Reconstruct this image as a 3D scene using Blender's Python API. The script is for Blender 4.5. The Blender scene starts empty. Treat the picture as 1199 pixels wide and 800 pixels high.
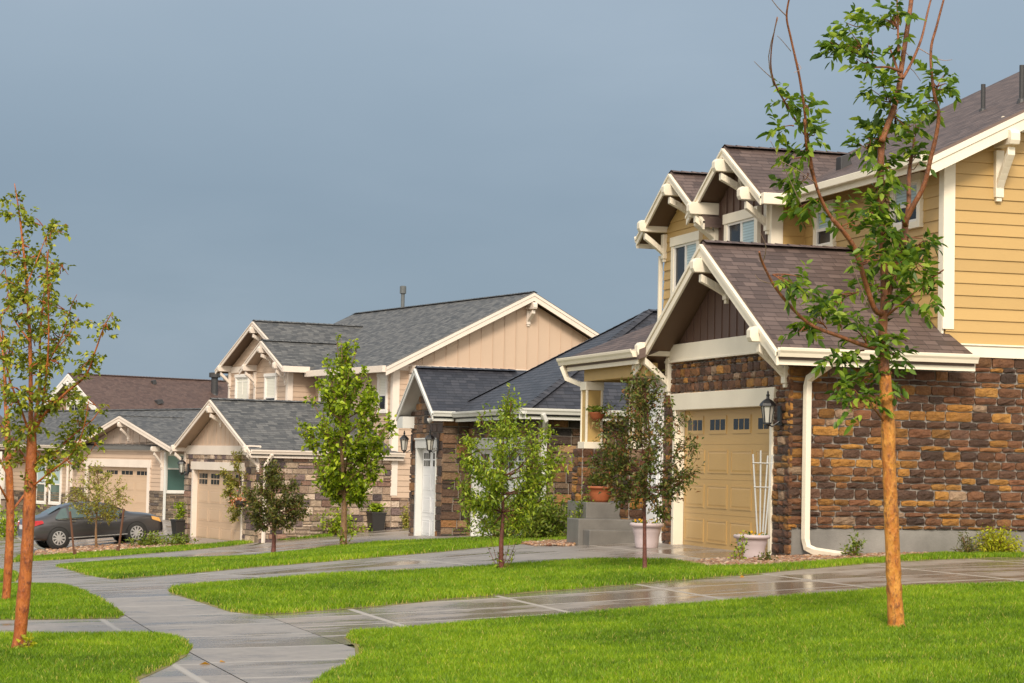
import bpy, bmesh, math, random
import numpy as np
from mathutils import Vector, Matrix
from mathutils.geometry import delaunay_2d_cdt
random.seed(11); RNG = np.random.default_rng(5)
SC = bpy.context.scene
COL = SC.collection
R = math.radians
CAMH = 1.65

# ------------------------------------------------------------------ camera
F = 2600.0; PITCH = math.atan(142.6/F); ROLL = 0.021; YAW = math.atan(750/F)
fw0 = np.array([math.sin(YAW), math.cos(YAW), 0]); rt0 = np.array([math.cos(YAW), -math.sin(YAW), 0]); up0 = np.array([0, 0, 1.])
fw = fw0*math.cos(PITCH)+up0*math.sin(PITCH); up1 = up0*math.cos(PITCH)-fw0*math.sin(PITCH)
rt = rt0*math.cos(ROLL)+up1*math.sin(ROLL); up = up1*math.cos(ROLL)-rt0*math.sin(ROLL)
CAM = np.array([0, 0, CAMH])
cd = bpy.data.cameras.new('camera'); cam = bpy.data.objects.new('camera', cd); COL.objects.link(cam)
m = Matrix.Identity(4)
for i in range(3):
    m[i][0] = rt[i]; m[i][1] = up[i]; m[i][2] = -fw[i]; m[i][3] = CAM[i]
cam.matrix_world = m
cd.sensor_width = 36; cd.sensor_fit = 'HORIZONTAL'; cd.lens = F/1199*36; cd.clip_end = 6000; cd.clip_start = .5
SC.camera = cam
def ray(x, y): return fw+rt*(x-599.5)/F+up*(400-y)/F
def at(x, y, Z): return CAM+ray(x, y)*Z

# ------------------------------------------------------------------ terrain
CP = np.array([(0,0,1.65),(3.2,18,1.68),(4.4,21,1.68),(4.4,25,1.70),(3.6,28.3,1.71),(3.9,37.8,2.12),(12.7,29.2,1.27),(12.7,35,1.27),(12.9,37.8,1.31),(13,42,1.45),(14,45,1.62),(16.4,29,1.2),(25,29,1.1),(11.7,21,1.27),(15.4,27.6,1.17),(13.7,53.5,1.84),(14.4,48.5,1.8),(11.6,67.7,2.6),(14.1,67.3,2.33),(15.2,67.5,2.19),(16.5,67.9,2.1),(15.5,62,2.03),(10,74,2.65),(12.2,95.7,2.72),(7,108,2.8),(3.5,55,2.75),(2,80,3.5),(5.9,74.3,3.15),(8.2,71.5,2.92),(-6,20,1.75),(-6,40,2.4),(-10,80,3.8),(25,60,1.9),(30,95,2.5)], float)
def phi(r): return np.where(r > 0, r*r*np.log(r+1e-9), 0)
_n = len(CP)
_K = phi(np.linalg.norm(CP[:, None, :2]-CP[None, :, :2], axis=2))+np.eye(_n)*2.0
_P = np.c_[np.ones(_n), CP[:, :2]]
_S = np.linalg.solve(np.block([[_K, _P], [_P.T, np.zeros((3, 3))]]), np.r_[CP[:, 2], 0, 0, 0])
def gz(X, Y):
    X = np.asarray(X, float); Y = np.asarray(Y, float)
    r = np.hypot(X[..., None]-CP[:, 0], Y[..., None]-CP[:, 1])
    d = phi(r)@_S[:_n]+_S[_n]+_S[_n+1]*X+_S[_n+2]*Y
    dist = np.hypot((X-8)/1.0, (Y-55)/1.6)
    w = np.clip((dist-32)/40, 0, 1); w = w*w*(3-2*w)
    return CAMH-(np.clip(d, .9, 4)*(1-w)+3.0*w)
def og(x, y):
    r = ray(x, y); t = np.arange(6, 140, .1); p = CAM+t[:, None]*r
    k = np.argmax(p[:, 2] <= gz(p[:, 0], p[:, 1])); a, b = t[k]-.1, t[k]
    for _ in range(14):
        mm = (a+b)/2; q = CAM+mm*r
        if q[2] <= gz(q[0], q[1]): b = mm
        else: a = mm
    return CAM+b*r

# ------------------------------------------------------------------ materials
class N:
    def __init__(s, name):
        s.m = bpy.data.materials.new(name); s.m.use_nodes = True; s.t = s.m.node_tree; s.t.nodes.clear()
        s.out = s.n('ShaderNodeOutputMaterial'); s.b = s.n('ShaderNodeBsdfPrincipled'); s.l(s.b.outputs[0], s.out.inputs[0])
    def n(s, typ, **k):
        nd = s.t.nodes.new(typ)
        for a, v in k.items(): setattr(nd, a, v)
        return nd
    def l(s, a, b): s.t.links.new(a, b)
    def set(s, sock, v):
        if hasattr(v, 'is_linked'): s.l(v, sock)
        else: sock.default_value = v
    def math(s, op, a, b=0.0, c=0.0):
        nd = s.n('ShaderNodeMath', operation=op); s.set(nd.inputs[0], a); s.set(nd.inputs[1], b); s.set(nd.inputs[2], c); return nd.outputs[0]
    def mix(s, f, a, b, mode='MIX'):
        nd = s.n('ShaderNodeMix', data_type='RGBA', blend_type=mode); s.set(nd.inputs[0], f)
        s.set(nd.inputs[6], a if hasattr(a, 'is_linked') else (*a, 1)); s.set(nd.inputs[7], b if hasattr(b, 'is_linked') else (*b, 1)); return nd.outputs[2]
    def ramp(s, f, stops, interp='LINEAR'):
        nd = s.n('ShaderNodeValToRGB'); cr = nd.color_ramp; cr.interpolation = interp
        while len(cr.elements) < len(stops): cr.elements.new(.5)
        for e, (p, c) in zip(cr.elements, stops): e.position = p; e.color = (*c, 1)
        s.l(f, nd.inputs[0]); return nd.outputs[0]
    def noise(s, vec, scale, detail=4, rough=.6):
        nd = s.n('ShaderNodeTexNoise'); nd.inputs['Scale'].default_value = scale; nd.inputs['Detail'].default_value = detail; nd.inputs['Roughness'].default_value = rough
        if vec is not None: s.l(vec, nd.inputs['Vector'])
        return nd.outputs['Fac']
    def rng(s, v, a, b, c=0., d=1.):
        nd = s.n('ShaderNodeMapRange'); nd.clamp = True; s.l(v, nd.inputs[0])
        for i, x in enumerate((a, b, c, d)): nd.inputs[i+1].default_value = x
        return nd.outputs[0]
    def obj(s): return s.n('ShaderNodeTexCoord').outputs['Object']
    def map(s, vec, sc):
        nd = s.n('ShaderNodeMapping'); s.l(vec, nd.inputs[0]); nd.inputs['Scale'].default_value = sc; return nd.outputs[0]
    def bump(s, h, dist, strength=1.0):
        nd = s.n('ShaderNodeBump'); nd.inputs['Distance'].default_value = dist; nd.inputs['Strength'].default_value = strength
        s.l(h, nd.inputs['Height']); s.l(nd.outputs[0], s.b.inputs['Normal'])
    def base(s, c): s.set(s.b.inputs['Base Color'], c if hasattr(c, 'is_linked') else (*c, 1))
    def rough(s, v): s.set(s.b.inputs['Roughness'], v)
MT = {}
def paint(name, col, rough=.5, var=.12, scale=1.2, bump=.002, dirt=.0):
    a = N(name); o = a.obj(); nz = a.noise(o, scale, 6)
    if name.startswith('siding'): nz = a.math('ADD', a.math('MULTIPLY', nz, .55), a.math('MULTIPLY', a.n('ShaderNodeNewGeometry').outputs['Random Per Island'], .45))
    c = a.mix(a.rng(nz, .3, .7), tuple(x*(1-var) for x in col), tuple(min(1, x*(1+var)) for x in col))
    fine = a.noise(a.map(o, (4, 4, 30)), 6, 4)
    c = a.mix(a.math('MULTIPLY', a.rng(fine, .45, .75), .10+dirt), c, tuple(x*.55 for x in col))
    a.base(c); a.rough(rough); a.bump(a.noise(o, 55, 3), bump)
    MT[name] = a.m; return a.m
def shingles(name, cols, h=.142, w=.21, rough=.62):
    a = N(name); uv = a.n('ShaderNodeUVMap').outputs[0]; sp = a.n('ShaderNodeSeparateXYZ'); a.l(uv, sp.inputs[0])
    v = a.math('DIVIDE', sp.outputs[1], h); row = a.math('FLOOR', v); fv = a.math('FRACT', v)
    wn = a.n('ShaderNodeTexWhiteNoise', noise_dimensions='1D'); a.l(row, wn.inputs['W'])
    u = a.math('ADD', a.math('DIVIDE', sp.outputs[0], w), a.math('MULTIPLY', wn.outputs['Value'], 7.3)); cu = a.math('FLOOR', u); fu = a.math('FRACT', u)
    cb = a.n('ShaderNodeCombineXYZ'); a.l(cu, cb.inputs[0]); a.l(row, cb.inputs[1])
    wc = a.n('ShaderNodeTexWhiteNoise', noise_dimensions='2D'); a.l(cb.outputs[0], wc.inputs['Vector'])
    c = a.ramp(wc.outputs['Value'], [(i/(len(cols)-1), x) for i, x in enumerate(cols)])
    gr = a.noise(uv, 160, 2); c = a.mix(a.math('MULTIPLY', a.rng(gr, .35, .7), .35), c, tuple(x*.5 for x in cols[0]))
    big = a.noise(uv, .7, 4); c = a.mix(a.math('MULTIPLY', a.rng(big, .3, .75), .35), c, tuple(x*.65 for x in cols[len(cols)//2]))
    c = a.mix(a.math('MULTIPLY', a.rng(fv, .80, .95), .75), c, tuple(x*.3 for x in cols[0]))  # gap shadow under each course edge, painted into the colour as a dark band
    c = a.mix(a.math('MULTIPLY', a.rng(fu, .05, .02), .45), c, tuple(x*.4 for x in cols[0]))
    a.base(c); a.rough(rough)
    edge = a.math('MULTIPLY', a.rng(fu, 0, .05), a.rng(a.math('SUBTRACT', 1.0, fu), 0, .05))
    hgt = a.math('ADD', a.math('MULTIPLY', a.math('SUBTRACT', 1.0, fv), a.rng(fv, 0, .06)), a.math('MULTIPLY', a.math('MULTIPLY', wc.outputs['Value'], edge), .55))
    a.bump(hgt, .02, 1.0)
    MT[name] = a.m; return a.m
def stonemat(name, stops, rough=.55):
    a = N(name); g = a.n('ShaderNodeNewGeometry').outputs['Random Per Island']; o = a.obj()
    c = a.ramp(g, stops, 'CONSTANT')
    sh = a.math('FRACT', a.math('MULTIPLY', g, 37.7)); c = a.mix(.8, c, a.ramp(sh, [(0, (.5,.5,.5)), (1, (1.4,1.4,1.4))]), 'MULTIPLY')
    n1 = a.noise(o, 9, 6, .7); c = a.mix(a.rng(n1, .35, .7), c, a.mix(1, c, (.55,.5,.5), 'MULTIPLY'))
    a.base(c); a.rough(rough); a.bump(a.noise(o, 17, 9, .72), .05, 1.0)
    MT[name] = a.m; return a.m
def concrete(name, jx, jy, ox=0, oy=0, base=(.25,.238,.225), wet=.5):
    a = N(name); o = a.obj(); sp = a.n('ShaderNodeSeparateXYZ'); a.l(o, sp.inputs[0])
    def joint(c, off, per):
        f = a.math('FRACT', a.math('DIVIDE', a.math('SUBTRACT', c, off), per)); d = a.math('MULTIPLY', a.math('MINIMUM', f, a.math('SUBTRACT', 1.0, f)), per)
        return a.rng(d, .02, .045, 1, 0), a.math('FLOOR', a.math('DIVIDE', a.math('SUBTRACT', c, off), per))
    j1, c1 = joint(sp.outputs[0], ox, jx); j2, c2 = joint(sp.outputs[1], oy, jy); j = a.math('MAXIMUM', j1, j2)
    cb = a.n('ShaderNodeCombineXYZ'); a.l(c1, cb.inputs[0]); a.l(c2, cb.inputs[1]); wn = a.n('ShaderNodeTexWhiteNoise', noise_dimensions='2D'); a.l(cb.outputs[0], wn.inputs['Vector'])
    n1 = a.noise(a.map(o, (1, 1.7, 1)), .9, 6, .62); n2 = a.noise(o, 7, 5); n3 = a.noise(o, 70, 3)
    wt = a.math('ADD', n1, a.math('MULTIPLY', a.math('SUBTRACT', wn.outputs['Value'], .5), .14))
    fy = a.math('FRACT', a.math('DIVIDE', a.math('SUBTRACT', sp.outputs[1], oy), jy)); band = a.math('MULTIPLY', a.rng(fy, .42, .12), a.rng(wn.outputs['Value'], .35, .75)); wt = a.math('ADD', wt, a.math('MULTIPLY', band, .17))
    w = a.math('MULTIPLY', a.rng(wt, wet-.05, wet+.09), a.math('SUBTRACT', 1.0, j))
    c = a.mix(a.rng(n2, .3, .7), tuple(x*.86 for x in base), tuple(x*1.12 for x in base))
    c = a.mix(a.math('MULTIPLY', a.rng(n3, .4, .7), .25), c, tuple(x*.6 for x in base))
    c = a.mix(a.math('MULTIPLY', w, .7), c, (base[0]*.5, base[1]*.43, base[2]*.36))
    c = a.mix(a.math('MULTIPLY', j, .5), c, (.46,.43,.39))
    a.base(c); a.rough(a.math('ADD', a.math('MULTIPLY', a.math('SUBTRACT', 1.0, w), .30), .17))
    a.b.inputs['Specular IOR Level'].default_value = .55
    h = a.math('ADD', a.math('MULTIPLY', a.math('SUBTRACT', 1.0, w), a.math('MULTIPLY', n3, .35)), a.math('MULTIPLY', j, -1.2)); a.bump(h, .006, .6)
    MT[name] = a.m; return a.m
def leafmat(name, stops, trans=.35, rough=.4):
    a = N(name); g = a.n('ShaderNodeNewGeometry').outputs['Random Per Island']
    c = a.ramp(g, stops); a.base(c); a.rough(rough); a.b.inputs['Specular IOR Level'].default_value = .35
    tr = a.n('ShaderNodeBsdfTranslucent'); a.l(a.mix(1, c, (1.25,1.2,.6), 'MULTIPLY'), tr.inputs[0])
    mx = a.n('ShaderNodeMixShader'); mx.inputs[0].default_value = trans; a.l(a.b.outputs[0], mx.inputs[1]); a.l(tr.outputs[0], mx.inputs[2]); a.l(mx.outputs[0], a.out.inputs[0])
    MT[name] = a.m; return a.m
def bark(name, c1, c2, c3, rough=.38):
    a = N(name); o = a.obj(); n1 = a.noise(a.map(o, (1, 1, .35)), 14, 6, .7); n2 = a.noise(a.map(o, (1, 1, .6)), 15, 6, .65); n3 = a.noise(o, 3, 3)
    c = a.mix(a.rng(n1, .38, .6), c1, c2); n4 = a.noise(a.map(o, (1, 1, .45)), 26, 7, .75); c = a.mix(a.math('MULTIPLY', a.rng(n4, .52, .62), .75), c, c3); c = a.mix(a.math('MULTIPLY', a.rng(n2, .57, .66), .8), c, c3); c = a.mix(a.math('MULTIPLY', a.rng(n3, .5, .7), .5), c, tuple(x*.6 for x in c1))
    a.base(c); a.rough(rough); a.bump(a.math('ADD', n2, n4), .016, 1.0); MT[name] = a.m; return a.m
def plain(name, col, rough=.5, metal=0., spec=.5, coat=0., emit=None):
    a = N(name); a.base(col); a.rough(rough); a.b.inputs['Metallic'].default_value = metal; a.b.inputs['Specular IOR Level'].default_value = spec; a.b.inputs['Coat Weight'].default_value = coat
    MT[name] = a.m; return a.m

paint('trim_cream', (.80,.73,.60), .45, .05); paint('trim_white', (.78,.75,.71), .45, .05); paint('trim_grey', (.66,.66,.63), .45, .05); paint('trim_pink', (.74,.65,.57), .45, .05)
paint('siding_gold', (.475,.31,.115), .5, .07, .8); paint('siding_tan', (.52,.385,.285), .5, .06, .8); paint('siding_taupe', (.42,.33,.27), .5, .06, .8); paint('siding_rust', (.34,.22,.16), .5, .06)
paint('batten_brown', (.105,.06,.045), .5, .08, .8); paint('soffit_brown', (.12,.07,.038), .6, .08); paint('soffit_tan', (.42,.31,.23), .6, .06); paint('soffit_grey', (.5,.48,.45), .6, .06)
paint('door_gold', (.49,.315,.12), .38, .05, .7, .001); paint('door_tan', (.55,.40,.275), .4, .04, .7, .001); paint('door_white', (.78,.78,.78), .4, .03, .7, .001)
paint('mortar_grey', (.27,.24,.21), .9, .15, 4); paint('foundation', (.20,.19,.175), .6, .38, 1.1, .004, .25); paint('step_concrete', (.15,.142,.13), .45, .2, 2.5, .003, .2)
paint('lavender_resin', (.50,.42,.43), .45, .06, 3); paint('terracotta', (.33,.095,.035), .55, .2, 5); paint('black_resin', (.03,.028,.027), .4, .1); paint('soil', (.06,.04,.028), .95, .3, 9)
paint('lantern_black', (.018,.018,.02), .35, .1); paint('vent_black', (.035,.035,.038), .5, .1); paint('pipe_grey', (.10,.11,.115), .5, .1); paint('stake_brown', (.13,.055,.03), .6, .2); paint('trellis_white', (.44,.45,.45), .45, .05); paint('column_gold', (.50,.335,.12), .5, .06)
paint('rust_steel', (.2,.05,.025), .6, .2)
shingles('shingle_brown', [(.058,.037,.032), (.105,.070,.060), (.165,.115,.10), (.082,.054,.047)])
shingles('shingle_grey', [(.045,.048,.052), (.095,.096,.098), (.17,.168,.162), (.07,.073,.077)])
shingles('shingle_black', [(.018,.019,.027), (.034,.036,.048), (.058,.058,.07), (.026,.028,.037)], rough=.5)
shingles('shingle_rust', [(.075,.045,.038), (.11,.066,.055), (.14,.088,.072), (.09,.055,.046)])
stonemat('stone_brown', [(0,(.115,.053,.026)),(.17,(.165,.072,.030)),(.33,(.20,.082,.034)),(.44,(.085,.044,.027)),(.54,(.36,.165,.030)),(.68,(.25,.112,.036)),(.80,(.42,.205,.042)),(.89,(.14,.070,.040)),(.962,(.40,.27,.17))])
stonemat('stone_dark', [(0,(.075,.045,.032)),(.2,(.125,.07,.042)),(.4,(.18,.10,.055)),(.55,(.045,.034,.03)),(.66,(.30,.145,.05)),(.82,(.22,.145,.09)),(.93,(.36,.22,.11))])
stonemat('stone_tan', [(0,(.50,.38,.27)),(.2,(.58,.45,.34)),(.36,(.38,.27,.19)),(.50,(.12,.085,.09)),(.62,(.34,.20,.14)),(.72,(.62,.50,.39)),(.83,(.20,.14,.13)),(.92,(.44,.29,.20))])
stonemat('stone_buff', [(0,(.30,.24,.17)),(.25,(.20,.16,.12)),(.45,(.37,.29,.2)),(.6,(.11,.09,.08)),(.75,(.26,.19,.13)),(.88,(.33,.28,.22))])
stonemat('river_rock', [(0,(.46,.27,.16)),(.25,(.56,.38,.26)),(.45,(.38,.18,.10)),(.6,(.62,.49,.37)),(.75,(.26,.16,.11)),(.88,(.50,.29,.14))])
concrete('concrete_walk', 30, 1.5, -3, .3, (.275,.247,.222), .50)
concrete('concrete_drive', 3.05, 3.0, 5.5, 21.2, (.272,.243,.218), .51)
concrete('concrete_path', 1.9, 1.25, 3.3, 20.9, (.30,.255,.215), .475)
leafmat('leaf_ash', [(0,(.04,.085,.014)),(.4,(.10,.19,.024)),(.75,(.21,.33,.038)),(1,(.42,.52,.065))], .45)
leafmat('leaf_aspen', [(0,(.09,.12,.016)),(.4,(.18,.23,.025)),(.75,(.32,.37,.035)),(.94,(.48,.48,.05)),(1,(.40,.22,.03))])
leafmat('leaf_crab', [(0,(.035,.05,.015)),(.35,(.08,.11,.024)),(.65,(.15,.19,.036)),(.88,(.19,.14,.045)),(1,(.27,.09,.035))], .3)
leafmat('leaf_lime', [(0,(.09,.15,.013)),(.4,(.19,.28,.02)),(.8,(.33,.43,.035)),(1,(.45,.50,.05))])
leafmat('leaf_bright', [(0,(.08,.13,.01)),(.4,(.20,.30,.016)),(.8,(.36,.47,.025)),(1,(.50,.57,.045))])
leafmat('leaf_olive', [(0,(.05,.06,.02)),(.5,(.11,.125,.03)),(.9,(.19,.20,.04)),(1,(.22,.12,.045))])
leafmat('leaf_pale', [(0,(.17,.18,.035)),(.5,(.30,.31,.06)),(.9,(.44,.42,.09)),(1,(.46,.30,.08))])
leafmat('leaf_shrub', [(0,(.07,.11,.016)),(.5,(.15,.22,.026)),(.9,(.27,.33,.045)),(1,(.38,.40,.09))])
leafmat('leaf_spirea', [(0,(.22,.26,.015)),(.5,(.40,.44,.02)),(1,(.55,.54,.045))])
leafmat('flower_yellow', [(0,(.75,.35,.01)),(1,(.8,.5,.02))]); leafmat('flower_mixed', [(0,(.5,.1,.08)),(.5,(.6,.25,.1)),(1,(.7,.6,.5))]); leafmat('flower_white', [(0,(.7,.7,.66)),(1,(.8,.8,.76))])
leafmat('dead_leaf', [(0,(.5,.32,.03)),(1,(.55,.22,.03))])
bark('bark_orange', (.44,.14,.018), (.64,.29,.05), (.12,.04,.015)); bark('bark_red', (.30,.072,.016), (.46,.14,.025), (.10,.028,.014)); bark('bark_dark', (.12,.035,.025), (.17,.055,.035), (.05,.02,.018)); bark('bark_brown', (.19,.105,.05), (.26,.15,.07), (.09,.05,.03))
bark('bark_upper', (.22,.075,.028), (.30,.11,.04), (.09,.04,.025)); bark('twig_pale', (.42,.28,.22), (.5,.36,.30), (.35,.15,.1))
def glassmat(name, col, rough=.06, spec=.55):
    a = N(name); o = a.obj(); nz = a.noise(o, .8, 2); a.base(a.mix(nz, tuple(x*.6 for x in col), tuple(x*1.4 for x in col))); a.rough(rough); a.b.inputs['Specular IOR Level'].default_value = spec; MT[name] = a.m
glassmat('glass_dark', (.018,.02,.024), .16, .2); glassmat('glass_green', (.06,.12,.11)); glassmat('glass_car', (.07,.11,.11), .05)
def blindmat(name, c1, c2, per=.05):
    a = N(name); sp = a.n('ShaderNodeSeparateXYZ'); a.l(a.obj(), sp.inputs[0]); f = a.math('FRACT', a.math('DIVIDE', sp.outputs[2], per))
    a.base(a.mix(a.rng(f, .55, .9), c1, c2)); a.rough(.5); a.b.inputs['Coat Weight'].default_value = .25; a.b.inputs['Coat Roughness'].default_value = .03; MT[name] = a.m
blindmat('blind_blue', (.42,.55,.60), (.24,.34,.38)); blindmat('blind_cream', (.80,.78,.68), (.58,.55,.46)); blindmat('blind_teal', (.32,.48,.44), (.2,.32,.3))
plain('car_paint', (.075,.073,.078), .3, .5, .5, .6); plain('chrome', (.7,.7,.7), .15, 1.); plain('alloy', (.62,.62,.63), .3, .6); plain('rubber', (.02,.02,.02), .8); plain('tail_red', (.45,.01,.02), .15, 0, .5, 1); plain('lamp_amber', (.75,.42,.12), .15, 0, .5, 1); plain('plastic_black', (.015,.015,.016), .5); plain('plate_white', (.7,.7,.7), .5); plain('lantern_glass', (.45,.44,.40), .15)

# ------------------------------------------------------------------ mesh kit
class M:
    def __init__(s): s.v = []; s.f = []; s.mi = []; s.uv = []
    def face(s, pts, mi=0, uv=None):
        b = len(s.v); s.v += [tuple(p) for p in pts]; s.f.append(tuple(range(b, b+len(pts)))); s.mi.append(mi); s.uv.append(uv)
    def idx(s, vs, fs, mi=0):
        b = len(s.v); s.v += [tuple(p) for p in vs]
        for f in fs: s.f.append(tuple(i+b for i in f)); s.mi.append(mi); s.uv.append(None)
    def hexa(s, p, mi=0):   # p: 8 corners, bottom ring then top ring
        s.idx(p, [(3,2,1,0),(4,5,6,7),(0,1,5,4),(1,2,6,5),(2,3,7,6),(3,0,4,7)], mi)
    def box(s, x0, x1, y0, y1, z0, z1, mi=0):
        s.hexa([(x0,y0,z0),(x1,y0,z0),(x1,y1,z0),(x0,y1,z0),(x0,y0,z1),(x1,y0,z1),(x1,y1,z1),(x0,y1,z1)], mi)
    def bar(s, a, b, w, h, upv=(0,0,1), mi=0):   # rectangular bar from a to b, w sideways, h along upv
        a = Vector(a); b = Vector(b); d = (b-a).normalized(); u = Vector(upv); sd = d.cross(u).normalized(); u = sd.cross(d).normalized()
        c = [(-1,-1),(1,-1),(1,1),(-1,1)]
        s.hexa([a+sd*(w/2*i)+u*(h/2*j) for i, j in c]+[b+sd*(w/2*i)+u*(h/2*j) for i, j in c], mi)
    def tube(s, pts, rad, n=8, cap=True, mi=0, rot=0):
        pts = [Vector(p) for p in pts]; rad = rad if hasattr(rad, '__len__') else [rad]*len(pts); b = len(s.v); pu = None
        for i, p in enumerate(pts):
            d = (pts[min(i+1, len(pts)-1)]-pts[max(i-1, 0)]).normalized()
            if pu is None:
                pu = Vector((0,0,1)) if abs(d.z) < .9 else Vector((1,0,0))
            sd = d.cross(pu).normalized(); u = sd.cross(d).normalized(); pu = u
            for k in range(n):
                a = 2*math.pi*k/n+rot; s.v.append(tuple(p+(sd*math.cos(a)+u*math.sin(a))*rad[i]))
        for i in range(len(pts)-1):
            for k in range(n):
                k2 = (k+1) % n; s.f.append((b+i*n+k, b+i*n+k2, b+(i+1)*n+k2, b+(i+1)*n+k)); s.mi.append(mi); s.uv.append(None)
        if cap:
            for q in (tuple(b+k for k in range(n))[::-1], tuple(b+(len(pts)-1)*n+k for k in range(n))): s.f.append(q); s.mi.append(mi); s.uv.append(None)
    def lathe(s, prof, c, n=20, mi=0, sq=None):
        b = len(s.v)
        for r, z in prof:
            for k in range(n):
                a = 2*math.pi*(k+.5)/n
                s.v.append((c[0]+r*math.cos(a), c[1]+r*math.sin(a), c[2]+z))
        for i in range(len(prof)-1):
            for k in range(n):
                k2 = (k+1) % n; s.f.append((b+i*n+k, b+i*n+k2, b+(i+1)*n+k2, b+(i+1)*n+k)); s.mi.append(mi); s.uv.append(None)
    def build(s, name, mat, parent=None, smooth=False, bevel=0, loc=None, rot=None):
        me = bpy.data.meshes.new(name); me.from_pydata(s.v, [], s.f)
        mats = mat if isinstance(mat, (list, tuple)) else [mat]
        for x in mats: me.materials.append(MT[x])
        me.polygons.foreach_set('material_index', s.mi)
        if any(s.uv):
            ul = me.uv_layers.new(name='UVMap'); k = 0
            for f, u in zip(s.f, s.uv):
                for j in range(len(f)):
                    ul.data[k].uv = u[j] if u else (0, 0); k += 1
        if smooth: me.polygons.foreach_set('use_smooth', [True]*len(s.f))
        me.update(); o = bpy.data.objects.new(name, me); COL.objects.link(o)
        if parent: o.parent = parent
        if loc is not None: o.location = loc
        if rot is not None: o.rotation_euler = rot
        if bevel:
            b = o.modifiers.new('bevel', 'BEVEL'); b.width = bevel; b.segments = 2; b.limit_method = 'ANGLE'
        return o
def tag(o, label=None, cat=None, group=None, kind=None):
    if label: o['label'] = label
    if cat: o['category'] = cat
    if group: o['group'] = group
    if kind: o['kind'] = kind
    return o
def thing(name, label, cat, loc=(0,0,0), rz=0, group=None):
    o = bpy.data.objects.new(name, None); COL.objects.link(o); o.location = loc; o.rotation_euler = (0,0,rz); o.empty_display_size = .2
    return tag(o, label, cat, group)
class Pl:   # a vertical wall plane: u along the wall, z up, o outwards
    def __init__(s, O, U, Nn): s.O = Vector((*O, 0)); s.U = Vector((*U, 0)); s.N = Vector((*Nn, 0))
    def p(s, u, z, o=0): return s.O+s.U*u+s.N*o+Vector((0,0,z))
    def box(s, m_, u0, u1, z0, z1, o0, o1, mi=0):
        m_.hexa([s.p(u0,z0,o0), s.p(u1,z0,o0), s.p(u1,z0,o1), s.p(u0,z0,o1), s.p(u0,z1,o0), s.p(u1,z1,o0), s.p(u1,z1,o1), s.p(u0,z1,o1)], mi)
    def poly(s, m_, uz, o0, o1, mi=0):
        n = len(uz); vs = [s.p(u, z, o0) for u, z in uz]+[s.p(u, z, o1) for u, z in uz]
        m_.idx(vs, [tuple(range(n))[::-1], tuple(range(n, 2*n))]+[(i, (i+1) % n, (i+1) % n+n, i+n) for i in range(n)], mi)
def front(x, y=0): return Pl((x, y), (0, 1), (-1, 0))
def side(y, x=0): return Pl((x, y), (1, 0), (0, -1))

def roofslab(m_, pts, th=.16, mi_under=1):
    P_ = [Vector(p) for p in pts]; n = (P_[1]-P_[0]).cross(P_[2]-P_[0]).normalized()
    if n.z < 0: n = -n; P_ = P_[::-1]
    v = (Vector((0,0,1))-n*n.z).normalized(); u = v.cross(n).normalized()
    lo = [p-Vector((0,0,th)) for p in P_]
    m_.face(P_, 0, [(p.dot(u), p.dot(v)) for p in P_]); m_.face(lo[::-1], mi_under)
    for i in range(len(P_)):
        j = (i+1) % len(P_); m_.face([lo[i], lo[j], P_[j], P_[i]], 0, [(.03, .02), (.06, .02), (.06, .06), (.03, .06)])
def ridgecap(m_, a, b, slope_half=.16):
    a = Vector(a); b = Vector(b); d = (b-a).normalized(); sd = Vector((-d.y, d.x, 0)).normalized(); L = (b-a).length; k = int(L/.2)
    for i in range(k):
        p = a+d*(L*i/k); q = a+d*(L*(i+1.25)/k if i < k-1 else L); up_ = Vector((0,0,.03))
        for sg in (-1, 1):
            m_.face([p+up_, q+up_*.5, q+sd*sg*.15-Vector((0,0,.15*slope_half*4*.25)), p+sd*sg*.15-Vector((0,0,.15*slope_half*4*.25))], 0, [(p.x*3+i*.3, 0), (q.x*3+i*.3, .1), (q.x*3+i*.3, .14), (p.x*3+i*.3, .02)])

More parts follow.
